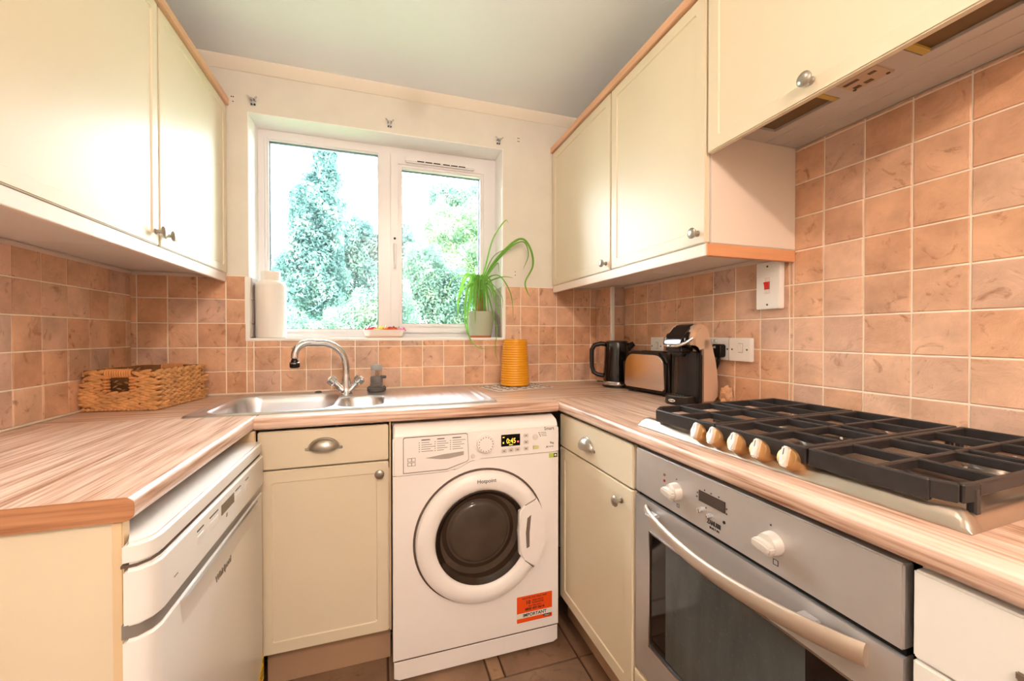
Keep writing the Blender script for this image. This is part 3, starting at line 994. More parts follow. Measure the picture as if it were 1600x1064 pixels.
# ------------------------------------------------------------------ washing machine
WX, WF, WB = 0.033, 1.377, 1.93
W1 = 0.627
ZT = R(-0.305)
wm = thing('washing_machine', 'white front-loading washing machine with orange sticker under the drainer', 'washing machine', (0.33, 1.65, 0))
M = f_back(WF)
bm = bmesh.new()
prism(bm, [(WF + 0.004, 0.082), (WB, 0.02), (WB, ZT - 0.006), (WF + 0.06, ZT - 0.006), (WF + 0.004, R(-0.43))], WX + 0.002, W1 - 0.002, frame((0, 0, 0), (0, 1, 0), (0, 0, 1), (1, 0, 0)), 0.004)
obj('body', bm, M_WM, wm)
bm = bmesh.new()
prism(bm, [(WF + 0.062, ZT - 0.004), (WF + 0.5, ZT - 0.004), (WF + 0.5, ZT), (WF + 0.062, ZT)], WX, W1, frame((0, 0, 0), (0, 1, 0), (0, 0, 1), (1, 0, 0)))
obj('lid', bm, plain('washer_lid', (214, 196, 180), 0.4), wm)
# front sheet below the control panel (wavy upper edge)
def wave(u):
    k = (u - 0.22) / 0.10
    k = min(1, max(0, k)); k = k * k * (3 - 2 * k)
    return R(-0.4655) + (R(-0.433) - R(-0.4655)) * k
us = [WX + (W1 - WX) * i / 40 for i in range(41)]
bm = bmesh.new()
prism(bm, [(WX, R(-1.0805)), (W1, R(-1.0805))] + [(u, wave(u) - 0.0012) for u in us[::-1]], -0.016, 0, M, 0.003, 2, False)
obj('front_panel', bm, M_WM, wm)
# control panel, rounded over at the top
bm = bmesh.new()
prism(bm, [(u, wave(u) + 0.0012) for u in us] + [(W1, R(-0.345)), (W1 - 0.012, R(-0.335)), (WX + 0.012, R(-0.335)), (WX, R(-0.345))], -0.02, 0.003, M, 0.005, 3, False)
prism(bm, [(WF + 0.0, R(-0.337)), (WF + 0.02, R(-0.36)), (WF + 0.061, R(-0.36)), (WF + 0.061, ZT), (WF + 0.045, ZT), (WF + 0.012, R(-0.316)), (WF + 0.002, R(-0.329))], WX + 0.006, W1 - 0.006, frame((0, 0, 0), (0, 1, 0), (0, 0, 1), (1, 0, 0)))
cp = obj('control_panel', bm, M_WM, wm)
bm = bmesh.new(); prism(bm, [(WX + 0.003, R(-1.0835)), (WX + 0.003, 0.016), (WX + 0.02, 0.008), (W1 - 0.02, 0.008), (W1 - 0.003, 0.016), (W1 - 0.003, R(-1.0835))], -0.016, -0.001, M, 0.003, 2, False)
obj('kick_panel', bm, M_WM, wm)
for fx_ in (WX + 0.05, W1 - 0.05):
    for fy_ in (WF + 0.06, WB - 0.06):
        bm = bmesh.new(); lathe(bm, [(0.02, 0.0003), (0.02, 0.01), (0.008, 0.012), (0.008, 0.06)], 14, Matrix.Translation((fx_, fy_, 0))); obj('foot', bm, M_BLACK, wm)
bm = bmesh.new()
prism(bm, [(u, wave(u) - 0.0035) for u in us] + [(u, wave(u) + 0.0035) for u in us[::-1]], -0.012, -0.0035, M)
obj('panel_seam', bm, M_WMLINE, wm)
bm = bmesh.new(); box(bm, WX + 0.004, W1 - 0.004, R(-1.0850), R(-1.0785), -0.014, -0.0035, M=M); obj('kick_seam', bm, M_WMLINE, wm)
# detergent drawer
du = [(0.066, R(-0.4585)), (0.066, R(-0.3435)), (0.070, R(-0.3395)), (0.278, R(-0.3395)), (0.282, R(-0.3435)), (0.2865, R(-0.431)), (0.280, R(-0.4375)), (0.21, R(-0.4585))]
bm = bmesh.new(); prism(bm, [(a, b) for a, b in du][::-1], 0.0005, 0.0040, M); 
obj('drawer_gap', bm, M_WMLINE, wm)
cxu = sum(a for a, b in du) / 8; cvu = sum(b for a, b in du) / 8
bm = bmesh.new(); prism(bm, [(cxu + (a - cxu) * 0.985, cvu + (b - cvu) * 0.968) for a, b in du][::-1], 0.001, 0.0052, M, 0.001, 2, False)
dd = obj('detergent_drawer', bm, M_WM, wm)
bm = bmesh.new()
prism(bm, [(0.138, R(-0.4125)), (0.19, R(-0.4205)), (0.215, R(-0.421)), (0.268, R(-0.413)), (0.268, R(-0.4005)), (0.20, R(-0.4045))], 0.005, 0.0056, M)
obj('grip_recess_shade', bm, plain('grip_shadow', (176, 166, 158), 0.5), dd)  # flat patch, shade of the grip hollow put into its colour
# programme print on the drawer
for cu_, w_ in ((0.125, 0.048), (0.177, 0.042), (0.229, 0.050)):
    bm = bmesh.new()
    box(bm, cu_, cu_ + w_ * 0.6, R(-0.3525), R(-0.3497), 0.0051, 0.0056, M=M)
    for k in range(5):
        box(bm, cu_ - 0.008, cu_ - 0.0055, R(-0.3613 - k * 0.0073), R(-0.3586 - k * 0.0073), 0.0051, 0.0056, M=M)
    obj('programme_marks', bm, M_PRINT, dd)
    bm = bmesh.new()
    for k in range(5):
        box(bm, cu_, cu_ + w_ * (0.55 + 0.45 * ((k * 37 + int(cu_ * 1000)) % 5) / 5), R(-0.3610 - k * 0.0073), R(-0.3592 - k * 0.0073), 0.0051, 0.0056, M=M)
    obj('programme_list', bm, M_PRINTG, dd)
bm = bmesh.new()
for k in range(2):
    box(bm, 0.080, 0.106, R(-0.4205 - k * 0.0145), R(-0.4085 - k * 0.0145), 0.0051, 0.0055, M=M)
obj('detergent_guide', bm, M_PRINTG, dd)
bm = bmesh.new()
for k in range(2):
    for j in range(2):
        box(bm, 0.082 + j * 0.0125, 0.0920 + j * 0.0125, R(-0.4190 - k * 0.0145), R(-0.4100 - k * 0.0145), 0.0055, 0.0058, M=M)
obj('detergent_guide_panels', bm, M_WM, dd)
# dial
T = M @ Matrix.Translation((0.3425, R(-0.379), 0.003))
bm = bmesh.new(); lathe(bm, [(0.036, 0), (0.0355, 0.003), (0.031, 0.004), (0.030, 0.016), (0.028, 0.020), (0.012, 0.0205)], 40, T); dial = obj('programme_dial', bm, M_WM, wm)
bm = bmesh.new()
for k in range(16):
    a = 2 * PI * k / 16
    lathe(bm, [(0.0016, 0), (0.0016, 0.0006)], 8, T @ Matrix.Translation((0.0245 * math.cos(a), 0.0245 * math.sin(a), 0.0203)))
obj('dial_dots', bm, M_PRINT, dial)
bm = bmesh.new(); lathe(bm, [(0.0075, 0), (0.0075, 0.002), (0.0055, 0.0035)], 20, M @ Matrix.Translation((0.301, R(-0.421), 0.003))); obj('power_button', bm, plain('button_white', (228, 218, 210), 0.35), wm)
# display
bm = bmesh.new(); box(bm, 0.403, 0.474, R(-0.3975), R(-0.3555), 0.0025, 0.0042, 0.001, M=M); disp = obj('display', bm, M_BLACKG, wm)
M_LED = plain('led_amber', (255, 190, 60), 0.5, emit=(1.0, 0.5, 0.06, 1), estr=1.0)
text('time_digits', '0:45', 0.026, M, (0.440, R(-0.3795), 0.0046), M_LED, disp, xs=0.8)
bm = bmesh.new(); box(bm, 0.408, 0.415, R(-0.366), R(-0.363), 0.0042, 0.0047, M=M); box(bm, 0.409, 0.413, R(-0.387), R(-0.381), 0.0042, 0.0047, M=M); box(bm, 0.432, 0.446, R(-0.3935), R(-0.3915), 0.0042, 0.0047, M=M); obj('indicator_icons', bm, M_LED, disp)
bm = bmesh.new(); lathe(bm, [(0.003, 0), (0.003, 0.0006)], 12, M @ Matrix.Translation((0.4655, R(-0.383), 0.0042))); obj('lock_icon', bm, plain('led_red', (255, 60, 60), 0.5, emit=(1, 0.08, 0.08, 1), estr=2.0), disp)
MB = plain('button_white', (228, 218, 210), 0.35)
for (u, v) in [(0.414, -0.414), (0.4395, -0.413), (0.4645, -0.412), (0.497, -0.364), (0.497, -0.3885), (0.497, -0.412)]:
    bm = bmesh.new(); box(bm, u - 0.009, u + 0.009, R(v) - 0.0065, R(v) + 0.0065, 0.0025, 0.0046, 0.0012, M=M); b_ = obj('option_button', bm, MB, wm)
    bm = bmesh.new(); box(bm, u - 0.004, u + 0.003, R(v) - 0.0022, R(v) + 0.0022, 0.0046, 0.0049, M=M); obj('button_mark', bm, M_PRINTG, b_)
bm = bmesh.new(); lathe(bm, [(0.0105, 0), (0.0105, 0.0022), (0.008, 0.003)], 20, M @ Matrix.Translation((0.533, R(-0.372), 0.003))); obj('delay_button', bm, MB, wm)
bm = bmesh.new(); box(bm, 0.524, 0.546, R(-0.4165), R(-0.4045), 0.0028, 0.0048, 0.002, M=M); obj('start_button', bm, plain('start_button_glow', (226, 222, 150), 0.4), wm)
text('smart_print', 'Smart', 0.0165, M, (0.587, R(-0.345), 0.0034), M_PRINT, wm)
bm = bmesh.new()
for k in range(3):
    box(bm, 0.545 + k * 0.003, 0.549 + k * 0.003, R(-0.3595 - 0.006 * k), R(-0.3567 - 0.006 * k), 0.0031, 0.0035, M=M)
    box(bm, 0.553 + k * 0.003, 0.575 + k * 0.001, R(-0.3585 - 0.006 * k), R(-0.3573 - 0.006 * k), 0.0031, 0.0035, M=M)
obj('delay_marks', bm, M_PRINT, wm)
text('load_print', '9kg', 0.011, M, (0.598, R(-0.3985), 0.0034), M_PRINT, wm)
text('energy_print', 'A+++', 0.0125, M, (0.590, R(-0.4125), 0.0034), M_PRINT, wm)
# door
DX, DZ = 0.333, R(-0.703)
T = M @ Matrix.Translation((DX, DZ, 0))
bm = bmesh.new(); lathe(bm, [(0.236, -0.006), (0.236, 0.0008), (0.2275, 0.0011)], 72, T, True, False); obj('door_gap', bm, M_WMLINE, wm)
bm = bmesh.new()
lathe(bm, [(0.2285, 0.0), (0.2285, 0.010), (0.224, 0.022), (0.212, 0.030), (0.195, 0.0325), (0.180, 0.030), (0.170, 0.025), (0.164, 0.018), (0.162, 0.008)], 72, T, True, False)
door = obj('door', bm, M_WM, wm)
bm = bmesh.new()
lathe(bm, [(0.1635, 0.019), (0.160, 0.020), (0.153, 0.012), (0.146, 0.0045)], 64, T, False, False); obj('glass_rim', bm, M_WMGLASS, door)
bm = bmesh.new()
lathe(bm, [(0.147, 0.0052), (0.135, 0.0035), (0.118, 0.002), (0.106, 0.004), (0.100, 0.011), (0.09, 0.014), (0.05, 0.0165), (0.003, 0.017)], 64, T @ Matrix.Translation((-0.012, 0.018, 0)), False, True); obj('glass_bowl', bm, M_WMDRUM, door)
bm = bmesh.new(); lathe(bm, [(0.150, 0.003), (0.003, 0.002)], 64, T, False, True); obj('inner_glass', bm, M_WMGLASS, door)
# door handle block on the right of the ring
bm = bmesh.new()
a0, a1 = rad(-35), rad(31)
hp = [(0.2275 * math.cos(a0 + (a1 - a0) * i / 16), 0.2275 * math.sin(a0 + (a1 - a0) * i / 16)) for i in range(17)]
hp += [(0.150, 0.098), (0.130, 0.075), (0.128, 0.0), (0.130, -0.075), (0.150, -0.098)]
prism(bm, hp, 0.006, 0.034, T, 0.006, 3, False)
hd = obj('handle', bm, M_WM, door)
bm = bmesh.new(); prism(bm, [(0.158, 0.052), (0.152, 0.0), (0.155, -0.055), (0.166, -0.050), (0.166, 0.0), (0.172, 0.062)], 0.0335, 0.0348, T); obj('grip_slot', bm, plain('grip_dark', (120, 104, 94), 0.6), hd)
bm = bmesh.new()
for s, a in ((1, a1), (-1, a0)):
    bm = bmesh.new()
    p0 = Vector((0.2265 * math.cos(a), 0.2265 * math.sin(a), 0)); p1 = Vector((0.150, s * 0.098, 0))
    tube(bm, [T @ (p0 + Vector((0, 0, 0.0235))), T @ (p0 * 0.9 + p1 * 0.1 + Vector((0, 0, 0.031))), T @ (p1 + Vector((0, 0, 0.0335)))], 0.0014, 6)
    obj('handle_seam', bm, M_WMLINE, hd)
text('brand_print', 'Hotpoint', 0.0185, M, (0.343, R(-0.503), 0.0328), M_PRINT, door)
# small labels
bm = bmesh.new(); box(bm, 0.588, 0.6225, R(-0.4545), R(-0.438), 0.0002, 0.0008, M=M); lb = obj('green_label', bm, M_GREENLAB, wm)
bm = bmesh.new(); box(bm, 0.607, 0.620, R(-0.453), R(-0.4395), 0.0008, 0.0012, M=M); obj('label_square', bm, M_PRINT, lb)
bm = bmesh.new(); lathe(bm, [(0.004, 0), (0.004, 0.0005)], 16, M @ Matrix.Translation((0.6135, R(-0.446), 0.0012))); obj('label_disc', bm, M_PAPER, lb)
# orange sticker
u0, u1, v0, v1 = 0.463, 0.6005, R(-1.046), R(-0.951)
bm = bmesh.new(); prism(bm, rrect(u0, u1, v0, v1, 0.003, 3), 0.0002, 0.0008, M); st = obj('guarantee_sticker', bm, M_ORANGE, wm)
bm = bmesh.new(); box(bm, u0, u1, v0 + 0.0155, v0 + 0.034, 0.0008, 0.0011, M=M); obj('sticker_band', bm, M_PAPER, st)
uc = (u0 + u1) / 2
Z_ = 0.0014
text('sticker_print', 'IMPORTANT', 0.0165, M, (uc, v0 + 0.0248, Z_), M_PRINT, st, bold=0.0003)
text('sticker_print', '0800 497 0614', 0.0125, M, (uc, v0 + 0.0455, Z_ - 0.0003), M_PRINT, st, bold=0.0003)
text('sticker_print', 'CALL FREE NOW*', 0.0062, M, (uc, v0 + 0.0560, Z_ - 0.0003), M_PRINT, st)
text('sticker_print', '10', 0.0185, M, (uc - 0.026, v0 + 0.0695, Z_ - 0.0003), M_PRINT, st, bold=0.0005)
text('sticker_print', 'YEAR PARTS', 0.0080, M, (uc + 0.012, v0 + 0.0745, Z_ - 0.0003), M_PRINT, st)
text('sticker_print', 'GUARANTEE', 0.0080, M, (uc + 0.012, v0 + 0.0660, Z_ - 0.0003), M_PRINT, st)
text('sticker_print', 'REGISTER FOR YOUR FREE*', 0.0080, M, (uc, v0 + 0.0860, Z_ - 0.0003), M_PRINT, st)
bm = bmesh.new(); box(bm, u1 - 0.034, u1 - 0.006, v0 + 0.006, v0 + 0.0145, 0.0008, 0.0012, M=M); b_ = obj('sticker_badge', bm, M_PRINT, st)
text('sticker_print', 'Hotpoint', 0.0058, M, (u1 - 0.020, v0 + 0.0102, 0.0015), M_PAPER, b_)

# ------------------------------------------------------------------ dishwasher (front faces +X, u = +Y)
DF = -0.345
D0, D1 = 0.768, 1.397
dw = thing('dishwasher', 'white freestanding dishwasher with grey handle band under the left worktop', 'dishwasher', (-0.6, 1.1, 0))
M = f_left(DF)
Mt = frame((0, 0, 0), (0, 1, 0), (1, 0, 0), (0, 0, 1))        # plan outline (Y, X) extruded in Z
def plan(inset, back, c=0.04, x=DF):
    y0, y1, xf = D0 + inset, D1 - inset, x - inset
    pts = [(y0 + 0.052, back), (y0 + 0.052, xf - 0.041), (y0 + 0.004, xf - 0.036), (y0 + 0.008, xf - 0.018), (y0 + 0.022, xf - 0.005), (y0 + 0.040, xf), (y1 - 0.012, xf), (y1 - 0.003, xf - 0.003), (y1, xf - 0.012), (y1, back)]
    return pts
bm = bmesh.new(); box(bm, -0.92, DF - 0.075, 0.818, D1 - 0.004, 0.05, R(-0.34), 0.003); obj('body', bm, M_DW, dw)
bm = bmesh.new(); prism(bm, plan(0.0, -0.43), R(-0.3585), R(-0.322), Mt, 0.006, 3, False)
box(bm, -0.92, -0.43, 0.818, D1 - 0.002, R(-0.341), R(-0.322), 0.003); obj('top_lid', bm, M_DW, dw)
bm = bmesh.new(); prism(bm, plan(0.004, -0.43), R(-0.3625), R(-0.3580), Mt); obj('lid_seam', bm, M_WMLINE, dw)
bm = bmesh.new(); prism(bm, plan(-0.003, -0.43), R(-0.4515), R(-0.3625), Mt, 0.004, 3, False); cpan = obj('control_panel', bm, M_DW, dw)
bm = bmesh.new(); prism(bm, plan(0.003, -0.43), R(-0.4725), R(-0.4505), Mt); obj('handle_band', bm, plain('band_grey', (158, 154, 150), 0.35, 0.5), dw)
# door with the scooped hand recess under the band
bm = bmesh.new(); prism(bm, plan(0.0, -0.43), 0.10, R(-0.472), Mt, 0.005, 3, False); dwd = obj('door', bm, M_DW, dw)
bm = bmesh.new()
rows = []
for j in range(7):
    v = R(-0.474) - 0.050 * j / 6
    n_ = 0.0012 + 0.0075 * (1 - (j / 6)) ** 1.5
    w_ = 0.012 * (j / 6)
    rows.append([(u, v, n_ * k_) for u, k_ in ((D0 + 0.095 + w_, 0.12), (D0 + 0.110 + w_, 1), (D1 - 0.085 - w_, 1), (D1 - 0.070 - w_, 0.12))])
quad_strip(bm, rows, M); obj('hand_recess', bm, plain('recess_white', (226, 222, 216), 0.3), dwd)
bm = bmesh.new(); box(bm, -0.90, DF - 0.05, 0.818, D1 - 0.01, 0.0, 0.095, 0.002); obj('kick_plate', bm, M_DW, dw)
nf = 0.0032
bm = bmesh.new(); box(bm, 1.055, 1.135, R(-0.4045), R(-0.3815), nf - 0.002, nf + 0.0006, M=M); obj('display', bm, plain('lcd_brown', (104, 92, 78), 0.25), cpan)
for u, w_ in ((0.945, 0.030), (1.013, 0.046), (1.165, 0.040), (1.235, 0.026)):
    bm = bmesh.new(); box(bm, u - w_ / 2, u + w_ / 2, R(-0.4085), R(-0.392), nf - 0.002, nf + 0.0012, 0.001, M=M); b_ = obj('option_button', bm, plain('dw_button', (228, 224, 220), 0.3), cpan)
    bm = bmesh.new(); box(bm, u - w_ / 2, u + w_ / 2, R(-0.3835), R(-0.381), nf - 0.0005, nf + 0.0005, M=M); obj('button_line', bm, M_PRINT, b_)
bm = bmesh.new(); box(bm, 1.083, 1.092, R(-0.420), R(-0.411), nf, nf + 0.0004, M=M); obj('display_icon', bm, M_PRINTG, cpan)
bm = bmesh.new(); box(bm, 0.838, 0.852, R(-0.4185), R(-0.4165), nf - 0.0002, nf + 0.0004, M=M); obj('model_print', bm, M_PRINTG, cpan)
text('brand_print', 'Whirlpool', 0.0225, M, (1.075, R(-0.5335), 0.0006), plain('logo_silver', (128, 118, 112), 0.3, 0.6), dwd, bold=0.0006)
bm = bmesh.new(); prism(bm, [(1.325, R(-1.045)), (1.392, R(-1.045)), (1.392, R(-0.968)), (1.387, R(-0.968))], 0.0003, 0.0010, M); yl = obj('energy_label', bm, M_YELLOWLAB, dwd)
bm = bmesh.new(); lathe(bm, [(0.006, 0), (0.006, 0.0004)], 16, M @ Matrix.Translation((1.3835, R(-0.9845), 0.0010)) @ Matrix.Diagonal((0.7, 1.2, 1, 1))); obj('label_icon', bm, M_PRINT, yl)
bm = bmesh.new()
for k in range(3):
    box(bm, 1.348 + 0.006 * (2 - k), 1.388, R(-1.008 - k * 0.010), R(-1.005 - k * 0.010), 0.0010, 0.0013, M=M)
obj('label_print', bm, M_PRINT, yl)

# ------------------------------------------------------------------ oven
OX = 0.654
oy0, oy1 = 0.345, 0.934
ov = thing('built_in_oven', 'stainless steel built-in electric oven with bowed bar handle', 'oven', (0.9, 0.64, 0.25))
M = f_right(OX)
bm = bmesh.new(); box(bm, OX + 0.0225, 1.18, oy0 + 0.012, oy1 - 0.012, 0.252, R(-0.312), 0.002); obj('body', bm, M_DARK, ov)
bm = bmesh.new(); box(bm, -oy1, -oy0, R(-0.4185), R(-0.3025), -0.022, 0, 0.0025, 2, M=M); pan = obj('control_panel', bm, M_STEEL, ov)
bm = bmesh.new(); box(bm, -oy1 + 0.002, -oy0 - 0.002, R(-0.432), R(-0.418), -0.022, -0.010, M=M); obj('vent_gap', bm, M_DARK, ov)
# door: steel frame with window
gu0, gu1, gv0, gv1 = -oy1 + 0.056, -oy0 - 0.056, R(-0.805), R(-0.505)
bm = bmesh.new()
for a, b, c, d_ in ((-oy1, gu0, R(-0.895), R(-0.4285)), (gu1, -oy0, R(-0.895), R(-0.4285)), (gu0, gu1, gv1, R(-0.4285)), (gu0, gu1, R(-0.895), gv0)):
    box(bm, a, b, c, d_, -0.022, 0, M=M)
odoor = obj('door', bm, M_STEEL, ov)
bm = bmesh.new(); ring_ = [(gu0, gu0 + 0.004, gv0, gv1), (gu1 - 0.004, gu1, gv0, gv1), (gu0, gu1, gv0, gv0 + 0.004), (gu0, gu1, gv1 - 0.004, gv1)]
for a, b, c, d_ in ring_:
    box(bm, a, b, c, d_, -0.004, 0.0008, M=M)
obj('window_bead', bm, plain('bead_steel', (200, 198, 198), 0.2, 1.0), odoor)
bm = bmesh.new(); box(bm, gu0 + 0.002, gu1 - 0.002, gv0 + 0.002, gv1 - 0.002, -0.008, -0.003, M=M); gl = obj('window_glass', bm, M_OVGLASS, odoor)
bm = bmesh.new(); box(bm, gu0 + 0.062, gu1 - 0.075, gv0 + 0.012, gv1 - 0.002, -0.0031, -0.0024, M=M); obj('inner_window', bm, M_OVINNER, gl)
# bowed handle
bm = bmesh.new()
rows = []
N = 28
for i in range(N + 1):
    k = i / N
    u = -0.885 + k * (0.885 - 0.385)
    bow = math.sin(PI * k) ** 0.8
    vv = R(-0.452) - 0.014 * math.sin(PI * k)
    nn = 0.006 + 0.036 * bow if 0 < i < N else 0.004
    hh = 0.0135 + 0.004 * k
    loop = []
    for j in range(14):
        a = 2 * PI * j / 14
        loop.append((u, vv + hh * math.sin(a), nn + 0.007 * math.cos(a)))
    rows.append(loop + [loop[0]])
quad_strip(bm, rows, M)
x = bmesh.new(); vs = [x.verts.new(p) for p in rows[-1][:-1]]; x.faces.new(vs); x.transform(M); merge(bm, x)
x = bmesh.new(); vs = [x.verts.new(p) for p in rows[0][:-1]]; x.faces.new(vs[::-1]); x.transform(M); merge(bm, x)
bmesh.ops.remove_doubles(bm, verts=list(bm.verts), dist=0.00005)
oh = obj('handle', bm, M_HANDLE, odoor, ang=50)
for u in (-0.848, -0.462):
    bm = bmesh.new(); box(bm, u - 0.016, u + 0.016, R(-0.462), R(-0.446), 0.0002, 0.026, 0.004, M=M); obj('handle_bracket', bm, M_STEEL, oh)
def oven_knob(u, v, s=1.0):
    T = M @ Matrix.Translation((u, v, 0))
    bm = bmesh.new(); lathe(bm, [(0.0205 * s, 0), (0.0205 * s, 0.004), (0.019 * s, 0.016), (0.0185 * s, 0.018)], 28, T)
    prism(bm, [(-0.0185 * s, -0.006), (-0.0185 * s, 0.006), (-0.008, 0.0085), (0.008, 0.0085), (0.0185 * s, 0.006), (0.0185 * s, -0.006), (0.008, -0.0085), (-0.008, -0.0085)], 0.016, 0.033, T @ Matrix.Rotation(rad(-8), 4, 'Z'), 0.003, 2)
    obj('knob', bm, M_KNOBWH, ov)
oven_knob(-0.776, R(-0.3655)); oven_knob(-0.531, R(-0.366), 1.0)
bm = bmesh.new(); box(bm, -0.706, -0.635, R(-0.3585), R(-0.335), 0.0, 0.0014, 0.0005, M=M); od = obj('clock_display', bm, plain('clock_brown', (70, 58, 54), 0.15), ov)
for u, v in ((-0.700, -0.3775), (-0.674, -0.380)):
    bm = bmesh.new(); lathe(bm, [(0.0048, 0), (0.0048, 0.008), (0.003, 0.009)], 16, M @ Matrix.Translation((u, R(v), 0))); obj('clock_button', bm, M_CHROME, ov)
for u, v, mt in ((-0.818, -0.340, plain('lamp_amber', (120, 84, 30), 0.3)), (-0.818, -0.3545, plain('lamp_red', (150, 20, 20), 0.3)), (-0.638, -0.377, M_BLACK)):
    bm = bmesh.new(); lathe(bm, [(0.0032, 0), (0.0032, 0.0012)], 14, M @ Matrix.Translation((u, R(v), 0))); obj('indicator_lamp', bm, mt, ov)
text('brand_print', 'ZANUSSI', 0.0125, M, (-0.6645, R(-0.3925), 0.0004), M_PRINT, ov, bold=0.0006, xs=0.72)
text('brand_line', 'BUILT-IN', 0.0065, M, (-0.663, R(-0.4030), 0.0004), M_PRINT, ov)
bm = bmesh.new()
for (u, v, s) in ((-0.7705, -0.3965, 0.004), (-0.5265, -0.3975, 0.005)):
    for a, b, c, d_ in ((-s, s, -s, -s + 0.001), (-s, s, s - 0.001, s), (-s, -s + 0.001, -s, s), (s - 0.001, s, -s, s)):
        box(bm, u + a, u + b, R(v) + c, R(v) + d_, 0.0001, 0.0005, M=M)
for u, v in ((-0.784, -0.3905), (-0.776, -0.337), (-0.710, -0.343), (-0.712, -0.352), (-0.632, -0.3475), (-0.632, -0.3575), (-0.690, -0.331), (-0.672, -0.3315), (-0.652, -0.331), (-0.536, -0.336), (-0.686, -0.367)):
    box(bm, u - 0.0015, u + 0.0015, R(v) - 0.0015, R(v) + 0.0015, 0.0001, 0.0005, M=M)
obj('panel_symbols', bm, M_PRINT, ov)['kind'] = 'stuff'

# ------------------------------------------------------------------ hob (local frame: x towards the wall, y away from the camera)
hob = thing('gas_hob', 'stainless steel five burner gas hob with cast iron pan supports', 'hob', (0.711, 0.306, WT), rad(2.4))
HW, HD = 0.668, 0.492         # along y, along x
def hp_bm():
    return bmesh.new()
ROLL = 0.026
nxh, nyh = 64, 96
xs = np.concatenate([np.linspace(0, 0.10, 34), np.linspace(0.106, HD, nxh - 34)])
ysh = np.linspace(0, HW, nyh)
bm = bmesh.new()
V = []
for xx in xs:
    row = []
    for yy in ysh:
        e = min(xx, HD - xx, yy, HW - yy)
        # width of the front console: wide behind the knobs, narrow at both ends
        s = max(0.0, min(1.0, (yy - 0.165) / 0.09)) * max(0.0, min(1.0, (HW - 0.075 - yy) / 0.09))
        s = s * s * (3 - 2 * s)
        cw = 0.030 + 0.030 * s
        rise = 0.026
        if xx < cw:
            k = min(1, xx / (0.024 + 0.012 * s))
            zz = 0.002 + (rise - 0.002) * math.sin(k * PI / 2)
            if k >= 1:
                zz = rise
        else:
            k = min(1, (xx - cw) / 0.014)
            zz = rise + (0.010 - rise) * (k * k * (3 - 2 * k))
        # ends and back fall to the worktop
        ee = min(HD - xx, yy, HW - yy)
        rim = 0.002 + 0.016 * math.sin(min(1, ee / 0.016) * PI / 2)
        if ee < 0.030:
            k = ee / 0.030
            flat = 0.018 if ee < 0.02 else 0.018 + (0.010 - 0.018) * ((ee - 0.02) / 0.01)
            edge = min(rim, flat)
            zz = min(max(zz, edge), rim) if xx > cw else min(zz, rim + 0.010 * k)
        row.append(bm.verts.new((xx, yy, zz)))
    V.append(row)
for a, b in zip(V, V[1:]):
    for i in range(nyh - 1):
        bm.faces.new((a[i], b[i], b[i + 1], a[i + 1]))
bdry = [e for e in bm.edges if len(e.link_faces) == 1]
ex_ = bmesh.ops.extrude_edge_only(bm, edges=bdry)
for v in [g for g in ex_['geom'] if isinstance(g, bmesh.types.BMVert)]:
    v.co.z = 0.0003
bmesh.ops.recalc_face_normals(bm, faces=list(bm.faces))
obj('base_tray', bm, M_HOBST, hob, local=True, ang=60)
# burners
for x_, y_, r_ in ((0.165, 0.520, 0.028), (0.355, 0.520, 0.040), (0.20, 0.308, 0.042), (0.375, 0.308, 0.030), (0.17, 0.108, 0.052), (0.355, 0.108, 0.036)):
    T = Matrix.Translation((x_, y_, 0.0103))
    bm = bmesh.new(); lathe(bm, [(r_ * 1.12, 0), (r_ * 1.1, 0.003), (r_ * 0.85, 0.004), (r_ * 0.85, 0.013), (r_ * 0.97, 0.014), (r_ * 0.97, 0.0165)], 36, T); br = obj('burner_ring', bm, M_ALU, hob, local=True)
    bm = bmesh.new(); lathe(bm, [(r_ * 0.99, 0.0165), (r_, 0.018), (r_ * 0.98, 0.0215), (r_ * 0.9, 0.023), (r_ * 0.4, 0.0225)], 36, T); obj('burner_cap', bm, M_BURN, br, local=True)
    bm = bmesh.new()
    tube(bm, [(x_ + r_ * 1.25, y_ - 0.01, 0.0103), (x_ + r_ * 1.25, y_ - 0.01, 0.032)], 0.0024, 8); obj('spark_plug', bm, M_WHITEP, br, local=True)
